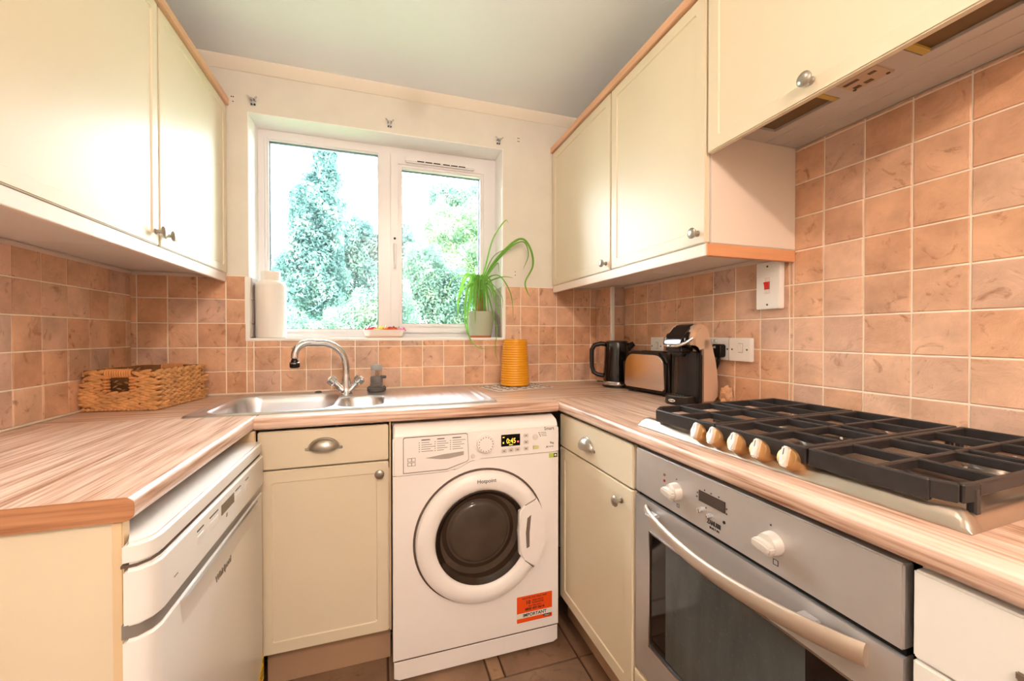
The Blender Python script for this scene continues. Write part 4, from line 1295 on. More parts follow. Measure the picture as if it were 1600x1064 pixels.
# pan supports
GZ = 0.057
def bar(bm, p, q, w=0.0095, h=0.017, top=GZ):
    p, q = Vector(p), Vector(q)
    d = q - p
    L = d.length
    a = math.atan2(d.y, d.x)
    box(bm, 0, L, -w / 2, w / 2, top - h, top, 0.002, 1, M=Matrix.Translation((p.x, p.y, 0)) @ Matrix.Rotation(a, 4, 'Z'))
def grate(y0, y1, far_corner, near_corner):
    bm = bmesh.new()
    x0, x1 = 0.012, 0.484
    c = 0.035
    w = 0.010
    y0b, y1b = y0, y1
    bar(bm, (x0, y0 + (c if near_corner else 0), 0), (x0, y1 - (c if far_corner else 0), 0), w, 0.031)
    bar(bm, (x1, y0, 0), (x1, y1, 0), w, 0.022)
    bar(bm, (x0 + (c if near_corner else 0), y0 + 0.0055, 0), (x1, y0 + 0.0055, 0), w, 0.018)
    bar(bm, (x0 + (c if far_corner else 0), y1 - 0.0055, 0), (x1, y1 - 0.0055, 0), w, 0.018)
    if far_corner:
        bar(bm, (x0, y1 - c - 0.002, 0), (x0 + c + 0.002, y1 - 0.0055, 0), w, 0.026)
    if near_corner:
        bar(bm, (x0, y0 + c + 0.002, 0), (x0 + c * 0.3, y0 + c * 0.3, 0), w, 0.026)
        bar(bm, (x0 + c * 0.3, y0 + c * 0.3, 0), (x0 + c + 0.004, y0 + 0.0055, 0), w, 0.026)
    ym = (y0 + y1) / 2
    bar(bm, (x0, ym, 0), (x1, ym, 0), 0.0085, 0.016)
    for xx in (0.115, 0.225, 0.265, 0.375):
        bar(bm, (xx, y0 + 0.006, 0), (xx, y1 - 0.006, 0), 0.0085, 0.016)
    for xx, yy in ((x0 + 0.034, y0 + 0.006), (x1 - 0.012, y0 + 0.006), (x0 + 0.034, y1 - 0.006), (x1 - 0.012, y1 - 0.006)):
        box(bm, xx - 0.007, xx + 0.007, yy - 0.005, yy + 0.005, 0.0106, GZ - 0.006, 0.002, 1)
    return bm
for y0, y1, fc, nc in ((0.409, 0.632, True, False), (0.210, 0.405, False, False), (0.010, 0.206, False, True)):
    o = obj('pan_support', grate(y0, y1, fc, nc), M_IRON, hob, local=True)
# control knobs on the console
for k, yy in enumerate((0.447, 0.401, 0.346, 0.294, 0.237)):
    T = frame((0.016, yy, 0.0255), (0, -1, 0), (0.38, 0, 0.925), (-0.925, 0, 0.38))     # u across, v up the face, n outwards
    bm = bmesh.new(); lathe(bm, [(0.0215, -0.006), (0.0215, 0.003), (0.0195, 0.006), (0.0190, 0.018), (0.0170, 0.021), (0.01, 0.022)], 32, T)
    kn = obj('control_knob', bm, M_KNOBGOLD, hob, local=True)
    bm = bmesh.new(); prism(bm, [(-0.0055, -0.0185), (0.0055, -0.0185), (0.0068, 0), (0.0055, 0.0185), (-0.0055, 0.0185), (-0.0068, 0)], 0.016, 0.031, T @ Matrix.Rotation(rad(4), 4, 'Z'), 0.0025, 2)
    gp = obj('grip', bm, M_KNOBWH, kn, local=True)
    bm = bmesh.new(); box(bm, -0.0006, 0.0006, 0.002, 0.014, 0.0309, 0.0313, M=T @ Matrix.Rotation(rad(4), 4, 'Z')); obj('pointer_line', bm, M_PRINT, gp, local=True)

# ------------------------------------------------------------------ wall cupboards
UL, UR = -0.622, 0.872          # door faces
ub, ut = R(0.2615), R(0.968)    # door bottom and top
def upper_right(y0, y1, label, knob_y, knob_z, v0=ub, stile=0.052):
    t = thing('wall_cabinet', label, 'cabinet', (1.05, (y0 + y1) / 2, R(0.25)))
    bm = bmesh.new(); box(bm, UR + 0.0185, XR - 0.0005, y0 + 0.001, y1 - 0.001, R(0.2555) if v0 == ub else R(0.60), R(0.97), 0.0008, 1); obj('carcass', bm, M_CARC, t)
    M = f_right(UR)
    d = obj('door', door_bm(M, -(y1 - 0.0025), -(y0 + 0.0025), v0, ut, stile=stile), M_CREAM, t)
    knob(d, M, -knob_y, R(knob_z))
    return t
upper_right(1.421, 2.003, 'cream wall cabinet on the right, against the window wall', 1.455, 0.291)
t = upper_right(0.921, 1.4185, 'cream wall cabinet between window-side cupboard and extractor', 0.951, 0.293)
bm = bmesh.new(); box(bm, UR + 0.0186, XR - 0.009, 0.9195, 0.9205, R(0.2625), R(0.97)); obj('side_panel', bm, M_CARCEND, t)
t = upper_right(0.315, 0.9185, 'cream short wall cabinet hiding the extractor above the hob', 0.628, 0.541, v0=R(0.509))
# cornice and pelmets
bm = bmesh.new(); box(bm, 0.862, 0.905, 0.315, YB - 0.001, R(0.9705), R(1.001), 0.002)
tag(origin_to(obj('cornice', bm, M_PEACH), (0.88, 1.2, R(0.97))), 'peach wood cornice strip along the top of the right cabinets', 'cornice')
pel = thing('light_pelmet', 'pelmet rail under the right wall cabinets with orange wood return', 'pelmet', (1.0, 1.4, R(0.226)))
bm = bmesh.new(); box(bm, UR + 0.003, UR + 0.0185, 0.9235, YB - 0.0085, R(0.2255), R(0.260), 0.0015); obj('rail', bm, plain('pelmet_cream', (238, 222, 208), 0.4), pel)
bm = bmesh.new(); box(bm, UR + 0.0045, XR - 0.0085, 0.9195, 0.9232, R(0.2255), R(0.2600)); box(bm, UR + 0.0195, XR - 0.0085, 0.9232, 0.936, R(0.2255), R(0.2550)); obj('return_rail', bm, M_PEACHX, pel)
# left
def upper_left(y0, y1, label, knob_y):
    t = thing('wall_cabinet', label, 'cabinet', (-0.79, (y0 + y1) / 2, R(0.25)))
    bm = bmesh.new(); box(bm, XL + 0.0005, UL - 0.0185, y0 + 0.001, y1 - 0.001, R(0.2555), R(0.97), 0.0008, 1); obj('carcass', bm, M_CARC, t)
    M = f_left(UL)
    d = obj('door', door_bm(M, y0 + 0.0025, y1 - 0.0025, ub, ut, stile=0.045), M_CREAM, t)
    knob(d, M, knob_y, R(0.300))
upper_left(1.457, 2.004, 'cream wall cabinet on the left, against the window wall', 1.489)
upper_left(0.857, 1.455, 'cream wall cabinet on the left above the dishwasher', 1.432)
bm = bmesh.new(); box(bm, -0.655, -0.612, 0.857, YB - 0.001, R(0.9705), R(1.001), 0.002)
tag(origin_to(obj('cornice', bm, M_PEACH), (-0.63, 1.4, R(0.97))), 'peach wood cornice strip along the top of the left cabinets', 'cornice')
bm = bmesh.new(); box(bm, UL - 0.0185, UL - 0.003, 0.857, YB - 0.0085, R(0.2255), R(0.260), 0.0015)
tag(origin_to(obj('light_pelmet', bm, plain('pelmet_cream', (238, 222, 208), 0.4)), (-0.63, 1.4, R(0.226))), 'cream pelmet rail under the left wall cabinets', 'pelmet')

# ------------------------------------------------------------------ extractor hood
hood = thing('extractor_hood', 'integrated extractor hood underside with two lamp covers above the hob', 'extractor hood', (1.05, 0.62, R(0.572)))
Md = frame((0, 0, R(0.572)), (1, 0, 0), (0, -1, 0), (0, 0, -1))     # u = X, v = -Y, n = down
hy0_, hy1_ = -0.9185, -0.318
bm = bmesh.new()
for a, b, c, d_ in ((0.893, 0.990, hy0_, hy1_), (1.056, 1.088, hy0_, hy1_), (0.990, 1.056, hy0_, -0.862), (0.990, 1.056, -0.690, -0.536), (0.990, 1.056, -0.385, hy1_)):
    box(bm, a, b, c, d_, -0.012, 0, M=Md)
box(bm, 0.893, 1.21, hy0_, hy1_, -0.0275, -0.013, M=Md)
obj('casing', bm, M_HOODW, hood)
bm = bmesh.new(); box(bm, 1.0895, 1.149, hy0_, hy1_, -0.012, 0.0008, 0.001, 1, M=Md); obj('filler_strip', bm, M_HOODW, hood)
bm = bmesh.new(); box(bm, 1.1515, 1.2135, hy0_, hy1_, -0.012, 0.0004, 0.001, 1, M=Md); obj('filler_strip', bm, M_HOODW, hood)
for a, b in ((-0.860, -0.692), (-0.534, -0.387)):
    bm = bmesh.new(); box(bm, 0.992, 1.054, a, b, -0.011, -0.006, M=Md); lc = obj('lamp_cover', bm, M_FILTER, hood)
    bm = bmesh.new(); e_ = b if a < -0.7 else a
    s_ = -1 if a < -0.7 else 1
    box(bm, 0.992, 1.054, min(e_, e_ + s_ * 0.014), max(e_, e_ + s_ * 0.014), -0.0065, 0.0006, 0.001, 1, M=Md); obj('cover_clip', bm, M_YELLOWED, lc)
bm = bmesh.new(); box(bm, 0.994, 1.058, -0.662, -0.580, -0.004, 0.0022, 0.002, M=Md); hc = obj('control_plate', bm, plain('hood_beige', (196, 172, 146), 0.5), hood)
for u, v, w, h in ((1.008, -0.640, 0.010, 0.030), (1.010, -0.600, 0.010, 0.014), (1.036, -0.645, 0.012, 0.014), (1.036, -0.622, 0.012, 0.016)):
    bm = bmesh.new(); box(bm, u, u + w, v - h / 2, v + h / 2, 0.0018, 0.0028, 0.0004, 1, M=Md); obj('switch', bm, plain('hood_switch', (92, 70, 50), 0.4), hc)
for u, v in ((1.050, -0.655), (1.050, -0.590)):
    bm = bmesh.new(); lathe(bm, [(0.0035, 0.002), (0.0035, 0.0036)], 12, Md @ Matrix.Translation((u, v, 0))); obj('screw', bm, M_RUBBER, hc)

# ------------------------------------------------------------------ ceiling lamp, and the added fitting of the fill light
def ceiling_lamp(name, label, x, y, z, col):
    t = thing(name, label, 'lamp', (x, y, ZC))
    T = Matrix.Translation((x, y, ZC))
    bm = bmesh.new(); lathe(bm, [(0.055, -0.0003), (0.055, -0.018), (0.02, -0.03), (0.018, -0.075)], 28, T); obj('rose', bm, M_WHITEP, t)
    bm = bmesh.new(); lathe(bm, [(0.016, -0.075), (0.026, -0.088), (0.034, -0.112), (0.030, -0.135), (0.004, -0.148)], 24, T)
    obj('bulb', bm, plain('lamp_glass', (255, 250, 240), 0.3, emit=col, estr=0.5, trans=0.0), t)
ceiling_lamp('ceiling_lamp', 'white ceiling rose with bare warm bulb over the kitchen floor', LAMP[0], LAMP[1], ZC, (1, 0.8, 0.6, 1))
ceiling_lamp('ceiling_lamp', 'white ceiling rose with bare warm bulb added for the fill light behind the camera', FILL[0], FILL[1], ZC, (1, 0.8, 0.6, 1))

# ------------------------------------------------------------------ basket
bk = thing('wicker_basket', 'woven water hyacinth basket with cut-out handle in the corner', 'basket', (-0.7285, 1.668, WT), rad(-9.5))
BW, BD, BH = 0.212, 0.262, 0.137          # local: x from -BW to 0, y from 0 to BD
rb = random.Random(3)
def braid(bm, p, q, z0, rows, rh, hole=None, out=(0, -1)):
    p, q = Vector(p), Vector(q)
    L = (q - p).length
    d = (q - p) / L
    n = Vector((out[0], out[1], 0))
    for r in range(rows):
        zc = z0 + (r + 0.5) * rh
        step = 0.033
        k = int(L / step)
        for i in range(k + 1):
            for s in (-1, 1):
                t_ = (i + (0.5 if s > 0 else 0.0)) * L / (k + 0.5) + rb.uniform(-0.003, 0.003)
                if t_ > L or t_ < 0:
                    continue
                if hole and hole[0] - 0.012 < t_ < hole[1] + 0.012 and hole[2] < zc < hole[3]:
                    continue
                c = p + d * t_ + Vector((0, 0, zc + s * rh * 0.20)) + n * rb.uniform(0, 0.0025)
                ang = (0.27 if s > 0 else -0.27) + rb.uniform(-0.08, 0.08)
                T = Matrix.Translation(c) @ Matrix(((d.x, n.x, 0, 0), (d.y, n.y, 0, 0), (0, 0, 1, 0), (0, 0, 0, 1))) @ Matrix.Rotation(-ang, 4, 'Y')
                ball(bm, (0, 0, 0), 0.0235, 0.0068, rh * 0.37, 10, 6, T)
rows_, rh_ = 7, (BH - 0.010) / 7
sides = [('front_weave', (-BW, 0, 0), (0, 0, 0), (0, -1), (BW * 0.31, BW * 0.70, BH * 0.46, BH * 1.05)),
         ('side_weave', (0, 0, 0), (0, BD, 0), (1, 0), None),
         ('back_weave', (0, BD, 0), (-BW, BD, 0), (0, 1), (BW * 0.31, BW * 0.70, BH * 0.46, BH * 1.05)),
         ('side_weave', (-BW, BD, 0), (-BW, 0, 0), (-1, 0), None)]
for nm, p, q, out, hole in sides:
    bm = bmesh.new()
    braid(bm, p, q, 0.009, rows_, rh_, hole, out)
    o = obj(nm, bm, M_STRAW, bk, local=True, ang=60); o['kind'] = 'stuff'
bm = bmesh.new()
th = 0.004
hx = (-BW + BW * 0.32, -BW + BW * 0.69)
for yy in (0.003, BD - 0.003):
    box(bm, -BW, hx[0], yy - th / 2, yy + th / 2, 0.004, BH)
    box(bm, hx[1], 0, yy - th / 2, yy + th / 2, 0.004, BH)
    box(bm, hx[0], hx[1], yy - th / 2, yy + th / 2, 0.004, BH * 0.47)
    box(bm, hx[0], hx[1], yy - th / 2, yy + th / 2, BH * 0.86, BH)
for xx in (-0.003, -BW + 0.003):
    box(bm, xx - th / 2, xx + th / 2, 0, BD, 0.004, BH)
box(bm, -BW, 0, 0, BD, 0.002, 0.008)
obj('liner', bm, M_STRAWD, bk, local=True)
# base rope, rim and handle wrap
bm = bmesh.new()
for p, q in (((-BW, -0.002), (0, -0.002)), ((0.002, 0), (0.002, BD)), ((0, BD + 0.002), (-BW, BD + 0.002)), ((-BW - 0.002, BD), (-BW - 0.002, 0))):
    p, q = Vector((*p, 0)), Vector((*q, 0))
    k = int((q - p).length / 0.013)
    for i in range(k + 1):
        c = p.lerp(q, i / k) + Vector((0, 0, 0.0062))
        ball(bm, c, 0.0072, 0.0062, 0.0058, 7, 5)
obj('base_rope', bm, M_STRAW, bk, local=True)['kind'] = 'stuff'
bm = bmesh.new()
for yy in (-0.001, BD + 0.001):
    for i in range(11):
        x_ = hx[0] + (hx[1] - hx[0]) * (i + 0.5) / 11
        tube(bm, [(x_ - 0.003, yy + 0.007 * math.cos(a), BH * 0.925 + BH * 0.085 * math.sin(a)) for a in [2 * PI * j / 10 for j in range(10)]], 0.0042, 5, closed=True)
for yy in (-0.002, BD + 0.002):
    for x_ in hx:
        for i in range(5):
            tube(bm, [(x_ + 0.007 * math.cos(a), yy + 0.007 * math.sin(a), BH * 0.50 + i * 0.0105) for a in [2 * PI * j / 8 for j in range(8)]], 0.0045, 5, closed=True)
obj('handle_wrap', bm, plain('hyacinth_wrap', (206, 142, 84), 0.65), bk, local=True)['kind'] = 'stuff'

# ------------------------------------------------------------------ things on the sill
SZ = R(-0.0138)
t = thing('ceramic_jar', 'tall white ceramic jar with short neck on the window sill', 'jar', (-0.474, 2.070, SZ))
T = Matrix.Translation((-0.474, 2.070, SZ))
bm = bmesh.new(); lathe(bm, [(0.056, 0), (0.060, 0.003), (0.0615, 0.02), (0.0615, 0.232), (0.059, 0.243), (0.050, 0.2515), (0.040, 0.256), (0.0375, 0.259)], 48, T); obj('jar_body', bm, M_JAR, t)
bm = bmesh.new(); lathe(bm, [(0.0365, 0.2585), (0.0385, 0.262), (0.0385, 0.296), (0.0365, 0.2985), (0.032, 0.2985), (0.032, 0.27), (0.003, 0.27)], 40, T); obj('neck', bm, M_JAR, t)
dish = thing('oval_dish', 'small white oval dish of colourful pieces on the sill', 'dish', (0.012, 2.062, SZ))
T = Matrix.Translation((0.012, 2.062, SZ)) @ Matrix.Diagonal((1, 0.5, 1, 1))
bm = bmesh.new(); lathe(bm, [(0.078, 0), (0.085, 0.004), (0.097, 0.036), (0.0985, 0.039), (0.095, 0.039), (0.083, 0.012), (0.003, 0.010)], 56, T); obj('dish_body', bm, plain('dish_glaze', (238, 226, 218), 0.3), dish)
bm = bmesh.new(); lathe(bm, [(0.0855, 0.004), (0.0875, 0.009)], 56, T, False, False); obj('unglazed_foot', bm, plain('dish_foot', (224, 176, 146), 0.7), dish)
sweets = [(-0.070, 0.0, (214, 44, 62), 'deep red', 0.014), (-0.052, 0.006, (226, 70, 92), 'rose red', 0.015), (-0.030, -0.004, (238, 234, 170), 'cream', 0.013), (-0.012, 0.004, (226, 224, 90), 'lemon yellow', 0.016),
          (0.012, -0.006, (236, 134, 40), 'light orange', 0.014), (0.026, 0.005, (206, 60, 110), 'magenta', 0.015), (0.036, -0.008, (232, 92, 34), 'bright orange', 0.015), (0.054, 0.003, (140, 176, 70), 'leaf green', 0.012), (0.074, -0.002, (240, 130, 186), 'bubblegum pink', 0.015)]
for k, (dx, dy, rgb, nm, s) in enumerate(sweets):
    bm = bmesh.new()
    c = (0.012 + dx, 2.062 + dy, SZ + 0.031 + 0.006 * (k % 2) + 0.004)
    ball(bm, c, s * 1.15, s * 0.95, s * 0.95, 14, 10)
    for sgn in (-1, 1):
        lathe(bm, [(s * 0.25, 0), (s * 0.45, s * 0.3), (s * 0.8, s * 0.7)], 10, axis_to((c[0] + sgn * s * 0.9, c[1], c[2] + s * 0.2), (sgn, 0.2 * sgn, 0.5)))
    tag(origin_to(obj('wrapped_sweet', bm, plain('sweet_' + nm.replace(' ', '_'), rgb, 0.35)), c), nm + ' piece in the white oval dish on the sill', 'sweet', 'colourful pieces in the oval dish')

# plant
px, py = 0.492, 2.062
pl = thing('potted_ponytail_palm', 'ponytail palm with long arching leaves in a sage green pot', 'plant', (px, py, SZ))
T = Matrix.Translation((px, py, SZ))
bm = bmesh.new(); lathe(bm, [(0.0565, 0.010), (0.0575, 0.014), (0.072, 0.095), (0.076, 0.130), (0.0765, 0.134), (0.073, 0.134), (0.070, 0.118), (0.003, 0.118)], 40, T); pot = obj('pot', bm, M_SAGE, pl)
bm = bmesh.new(); lathe(bm, [(0.053, 0), (0.0555, 0.002), (0.0567, 0.0115), (0.003, 0.0116)], 40, T); obj('terracotta_foot', bm, M_TERRA, pot)
bm = bmesh.new(); lathe(bm, [(0.0705, 0.118), (0.04, 0.124), (0.003, 0.126)], 24, T, False, True); obj('soil', bm, M_SOIL, pot)
bm = bmesh.new()
tube(bm, [(px, py, SZ + 0.118), (px + 0.002, py, SZ + 0.14), (px + 0.001, py, SZ + 0.175), (px - 0.004, py, SZ + 0.22), (px - 0.006, py, SZ + 0.25)], [0.024, 0.030, 0.026, 0.019, 0.016], 14)
obj('trunk', bm, M_BARK, pl)
def leaf(pts, w0, seed=0):
    """ribbon leaf along points, folded along the midrib"""
    bm = bmesh.new()
    P = [Vector(p) for p in pts]
    # smooth with Catmull-Rom
    S = []
    Q = [P[0] * 2 - P[1]] + P + [P[-1] * 2 - P[-2]]
    for i in range(1, len(Q) - 2):
        for j in range(6):
            t_ = j / 6
            a, b, c, d_ = Q[i - 1], Q[i], Q[i + 1], Q[i + 2]
            S.append(0.5 * ((2 * b) + (-a + c) * t_ + (2 * a - 5 * b + 4 * c - d_) * t_ ** 2 + (-a + 3 * b - 3 * c + d_) * t_ ** 3))
    S.append(P[-1])
    n = len(S)
    rows = []
    for i, s in enumerate(S):
        d_ = (S[min(i + 1, n - 1)] - S[max(i - 1, 0)]).normalized()
        ref = Vector((math.sin(seed * 2.1) * 0.5, -1, 0.35))
        sd = d_.cross(ref)
        sd = sd.normalized() if sd.length > 1e-4 else Vector((1, 0, 0))
        up = sd.cross(d_)
        k = i / (n - 1)
        w = w0 * 1.25 * (min(1, 0.55 + k * 3) * (1 - k) ** 0.55 + 0.03)
        rows.append([s + sd * w + up * w * 0.35, s, s - sd * w + up * w * 0.35])
    quad_strip(bm, rows)
    return obj('leaf', bm, M_PALM, pl, ang=70)
lx, ly, lz = px - 0.006, py, SZ + 0.252
def P(dx, dz, dy):
    return (lx + dx, min(ly + dy, WY - 0.028 if lx + dx < 0.575 else YB - 0.022), lz + dz)
# the long individual leaves the picture shows
leaf([P(0, 0, 0), P(0.030, 0.12, -0.01), P(0.065, 0.26, -0.03), P(0.115, 0.345, -0.06), P(0.135, 0.335, -0.07)], 0.0045, 1)
leaf([P(0.005, 0, 0), P(0.06, 0.12, -0.03), P(0.14, 0.22, -0.10), P(0.195, 0.245, -0.13), P(0.235, 0.19, -0.14), P(0.245, 0.11, -0.14), P(0.205, 0.03, -0.14), P(0.215, -0.02, -0.14), P(0.235, -0.05, -0.14)], 0.0062, 2)
leaf([P(0.005, 0, 0), P(0.05, 0.10, -0.02), P(0.13, 0.20, -0.09), P(0.20, 0.235, -0.12), P(0.225, 0.17, -0.13), P(0.195, 0.09, -0.13)], 0.0048, 3)
leaf([P(0.0, 0, 0), P(0.03, 0.05, -0.04), P(0.075, 0.06, -0.10), P(0.115, 0.0, -0.13), P(0.135, -0.07, -0.14), P(0.140, -0.16, -0.14)], 0.0052, 4)
leaf([P(0.0, 0, 0), P(0.03, 0.06, -0.03), P(0.065, 0.11, -0.05), P(0.085, 0.13, -0.06), P(0.088, 0.08, -0.065)], 0.004, 5)
leaf([P(0.0, 0, 0), P(0.05, 0.04, -0.05), P(0.10, 0.055, -0.10), P(0.15, 0.05, -0.12)], 0.0042, 6)
leaf([P(0, 0, 0), P(-0.04, 0.06, -0.02), P(-0.075, 0.07, -0.03), P(-0.10, 0.02, -0.035), P(-0.12, -0.06, -0.04), P(-0.125, -0.12, -0.04)], 0.0058, 7)
leaf([P(0, 0, 0), P(-0.03, 0.03, -0.03), P(-0.07, 0.0, -0.05), P(-0.09, -0.09, -0.075), P(-0.09, -0.19, -0.085), P(-0.06, -0.28, -0.085)], 0.0060, 8)
leaf([P(0, 0, 0), P(-0.02, 0.03, -0.04), P(-0.055, -0.02, -0.07), P(-0.08, -0.12, -0.085), P(-0.075, -0.24, -0.09), P(-0.03, -0.30, -0.095), P(0.03, -0.305, -0.095)], 0.0048, 9)
leaf([P(0, 0, 0), P(0.02, 0.03, -0.04), P(0.03, -0.04, -0.07), P(0.05, -0.13, -0.085), P(0.07, -0.21, -0.09), P(0.06, -0.31, -0.092), P(0.075, -0.38, -0.095)], 0.0042, 10)
leaf([P(0, 0, 0), P(0.025, 0.04, -0.04), P(0.05, 0.0, -0.06), P(0.07, -0.08, -0.075), P(0.09, -0.15, -0.08)], 0.0062, 11)
leaf([P(0, 0, 0), P(-0.02, 0.08, 0.01), P(-0.06, 0.15, 0.02), P(-0.11, 0.19, 0.02), P(-0.14, 0.195, 0.02)], 0.0030, 12)
leaf([P(0, 0, 0), P(-0.03, 0.05, 0.01), P(-0.08, 0.07, 0.02), P(-0.14, 0.05, 0.02), P(-0.165, -0.02, 0.02)], 0.0030, 13)
leaf([P(0, 0, 0), P(0.03, 0.09, -0.02), P(0.07, 0.17, -0.03), P(0.12, 0.20, -0.04), P(0.15, 0.198, -0.06)], 0.0028, 14)
rl = random.Random(11)
for k in range(34):
    a = rl.uniform(PI * 0.9, PI * 2.1)
    rr = rl.uniform(0.025, 0.085)
    dx, dy = rr * math.cos(a), rr * math.sin(a) * 0.75
    up = rl.uniform(0.01, 0.07)
    dn = rl.uniform(0.04, 0.19)
    rr2 = 1.25
    leaf([P(0, 0, 0), P(dx * 0.45, up, dy * 0.45), P(dx * 0.85, up * 0.75, dy * 0.85), P(dx * rr2, -dn * 0.35, dy * rr2), P(dx * rr2 * 1.08, -dn, dy * rr2 * 1.05)], rl.uniform(0.0035, 0.0062), 20 + k)

# ------------------------------------------------------------------ vase and mat
mat_ = thing('table_mat', 'black and white swirl patterned mat under the yellow vase', 'mat', (0.618, 1.868, WT), rad(13))
bm = bmesh.new(); box(bm, -0.155, 0.155, -0.105, 0.105, 0.0004, 0.0035, 0.001); obj('mat_board', bm, plain('mat_white', (226, 218, 210), 0.5), mat_, local=True)
bm = bmesh.new()
rm = random.Random(9)
for i in range(7):
    for j in range(5):
        cx, cy = -0.132 + i * 0.044, -0.084 + j * 0.042
        r0 = rm.uniform(0.012, 0.019)
        a0 = rm.uniform(0, 2 * PI)
        pts = [(cx + r0 * (0.25 + 0.75 * q / 14) * math.cos(a0 + q * 0.42), cy + r0 * (0.25 + 0.75 * q / 14) * math.sin(a0 + q * 0.42), 0.0036) for q in range(15)]
        tube(bm, pts, 0.0034, 5, flat=0.15)
obj('swirl_print', bm, M_PRINT, mat_, local=True)
vs_ = thing('ceramic_vase', 'tall yellow ribbed ceramic vase on the patterned mat', 'vase', (0.630, 1.905, WT + 0.0042))
prof = [(0.060, 0.0), (0.069, 0.003)]
for i in range(0, 131):
    k = i / 130
    r_ = 0.0735 - 0.0135 * k ** 0.9
    prof.append((r_ + 0.0013 * math.sin(k * 2 * PI * 19), 0.006 + 0.219 * k))
prof += [(0.057, 0.228), (0.054, 0.226), (0.052, 0.20), (0.055, 0.03), (0.003, 0.02)]
bm = bmesh.new(); lathe(bm, prof, 48, Matrix.Translation((0.630, 1.905, WT + 0.0042))); obj('vase_body', bm, M_VASE, vs_, ang=80)

# ------------------------------------------------------------------ kettle
kx, ky = 1.104, 1.738
kt = thing('electric_kettle', 'black electric kettle with chrome base ring in the corner', 'kettle', (kx, ky, WT))
T = Matrix.Translation((kx, ky, WT))
bm = bmesh.new(); lathe(bm, [(0.066, 0.0003), (0.070, 0.004), (0.070, 0.010), (0.066, 0.012)], 36, T); obj('power_base', bm, M_BLACK, kt)
bm = bmesh.new(); lathe(bm, [(0.0675, 0.0118), (0.0690, 0.014), (0.0690, 0.028), (0.0675, 0.030)], 36, T); obj('chrome_ring', bm, M_CHROME, kt)
bm = bmesh.new(); lathe(bm, [(0.0672, 0.030), (0.0672, 0.034), (0.063, 0.10), (0.059, 0.17), (0.0575, 0.212), (0.0565, 0.216)], 36, T); obj('jug', bm, M_BLACKG, kt)
bm = bmesh.new(); lathe(bm, [(0.0565, 0.2145), (0.055, 0.221), (0.046, 0.226), (0.010, 0.2275)], 36, T); obj('lid', bm, M_BLACK, kt)
hdv = Vector((-0.86, 0.50, 0))
hv = lambda r, z: (kx + hdv.x * r, ky + hdv.y * r, WT + z)
bm = bmesh.new(); tube(bm, [hv(0.045, 0.208), hv(0.078, 0.212), hv(0.108, 0.204), hv(0.121, 0.182), hv(0.122, 0.14), hv(0.120, 0.095), hv(0.112, 0.070), hv(0.092, 0.058), hv(0.056, 0.052)], [0.011, 0.0115, 0.0115, 0.0115, 0.011, 0.0105, 0.0105, 0.0105, 0.011], 12); obj('handle', bm, M_BLACK, kt)
sv = Vector((0.86, -0.50, 0))
bm = bmesh.new(); tube(bm, [(kx + sv.x * 0.040, ky + sv.y * 0.040, WT + 0.172), (kx + sv.x * 0.058, ky + sv.y * 0.058, WT + 0.198), (kx + sv.x * 0.082, ky + sv.y * 0.082, WT + 0.213)], [0.016, 0.018, 0.012], 10); obj('spout', bm, M_BLACK, kt)
bm = bmesh.new(); box(bm, -0.014, 0.014, -0.03, 0.0, 0.022, 0.027, 0.002, M=Matrix.Translation(hv(0.066, 0.0)) @ Matrix.Rotation(math.atan2(hdv.y, hdv.x) + PI / 2, 4, 'Z') @ Matrix.Translation((0, 0, 0))); obj('switch', bm, M_BLACK, kt)

# ------------------------------------------------------------------ toaster (local x = length, towards camera; local y = towards room)
ts = thing('toaster', 'black toaster with polished steel side panels beside the kettle', 'toaster', (1.140, 1.497, WT), rad(98))
TL, TD, THt = 0.27, 0.122, 0.182
def toaster_outline(L, h, r, z0):
    pts = [(-L / 2, z0 + 0.012), (-L / 2 + 0.012, z0), (L / 2 - 0.012, z0), (L / 2, z0 + 0.012)]
    for i in range(9):
        a = PI / 2 * i / 8
        pts.append((L / 2 - 0.006 - r + r * math.cos(a), h - r + r * math.sin(a)))
    for i in range(9):
        a = PI / 2 + PI / 2 * i / 8
        pts.append((-L / 2 + 0.006 + r + r * math.cos(a), h - r + r * math.sin(a)))
    return pts
Mtq = frame((0, 0, 0), (1, 0, 0), (0, 0, 1), (0, 1, 0))
bm = bmesh.new(); prism(bm, toaster_outline(TL, THt, 0.05, 0.008), -TD / 2, TD / 2, Mtq, 0.012, 3, False); obj('body', bm, M_BLACK, ts, local=True)
for s in (1, -1):
    bm = bmesh.new(); prism(bm, [(a * 0.87 , 0.024 + (b - 0.008) * 0.84) for a, b in toaster_outline(TL, THt, 0.055, 0.008)], s * (TD / 2 - 0.002), s * (TD / 2 + 0.0035), Mtq, 0.002, 2, False); obj('steel_panel', bm, plain('toaster_steel', (226, 222, 222), 0.2, 1.0), ts, local=True)
for y_ in (-0.024, 0.024):
    bm = bmesh.new(); box(bm, -0.09, 0.09, y_ - 0.012, y_ + 0.012, THt - 0.004, THt + 0.0012, 0.0006, 1); obj('bread_slot', bm, M_DARK, ts, local=True)
bm = bmesh.new(); box(bm, -TL / 2 - 0.020, -TL / 2 + 0.008, -0.018, 0.018, 0.098, 0.112, 0.004); obj('lever', bm, M_BLACKG, ts, local=True)
for k in range(3):
    bm = bmesh.new(); lathe(bm, [(0.006, -0.004), (0.006, 0.004), (0.004, 0.005)], 12, axis_to((-TL / 2, 0.034, 0.035 + k * 0.020), (-1, 0, 0))); obj('button', bm, M_RUBBER, ts, local=True)
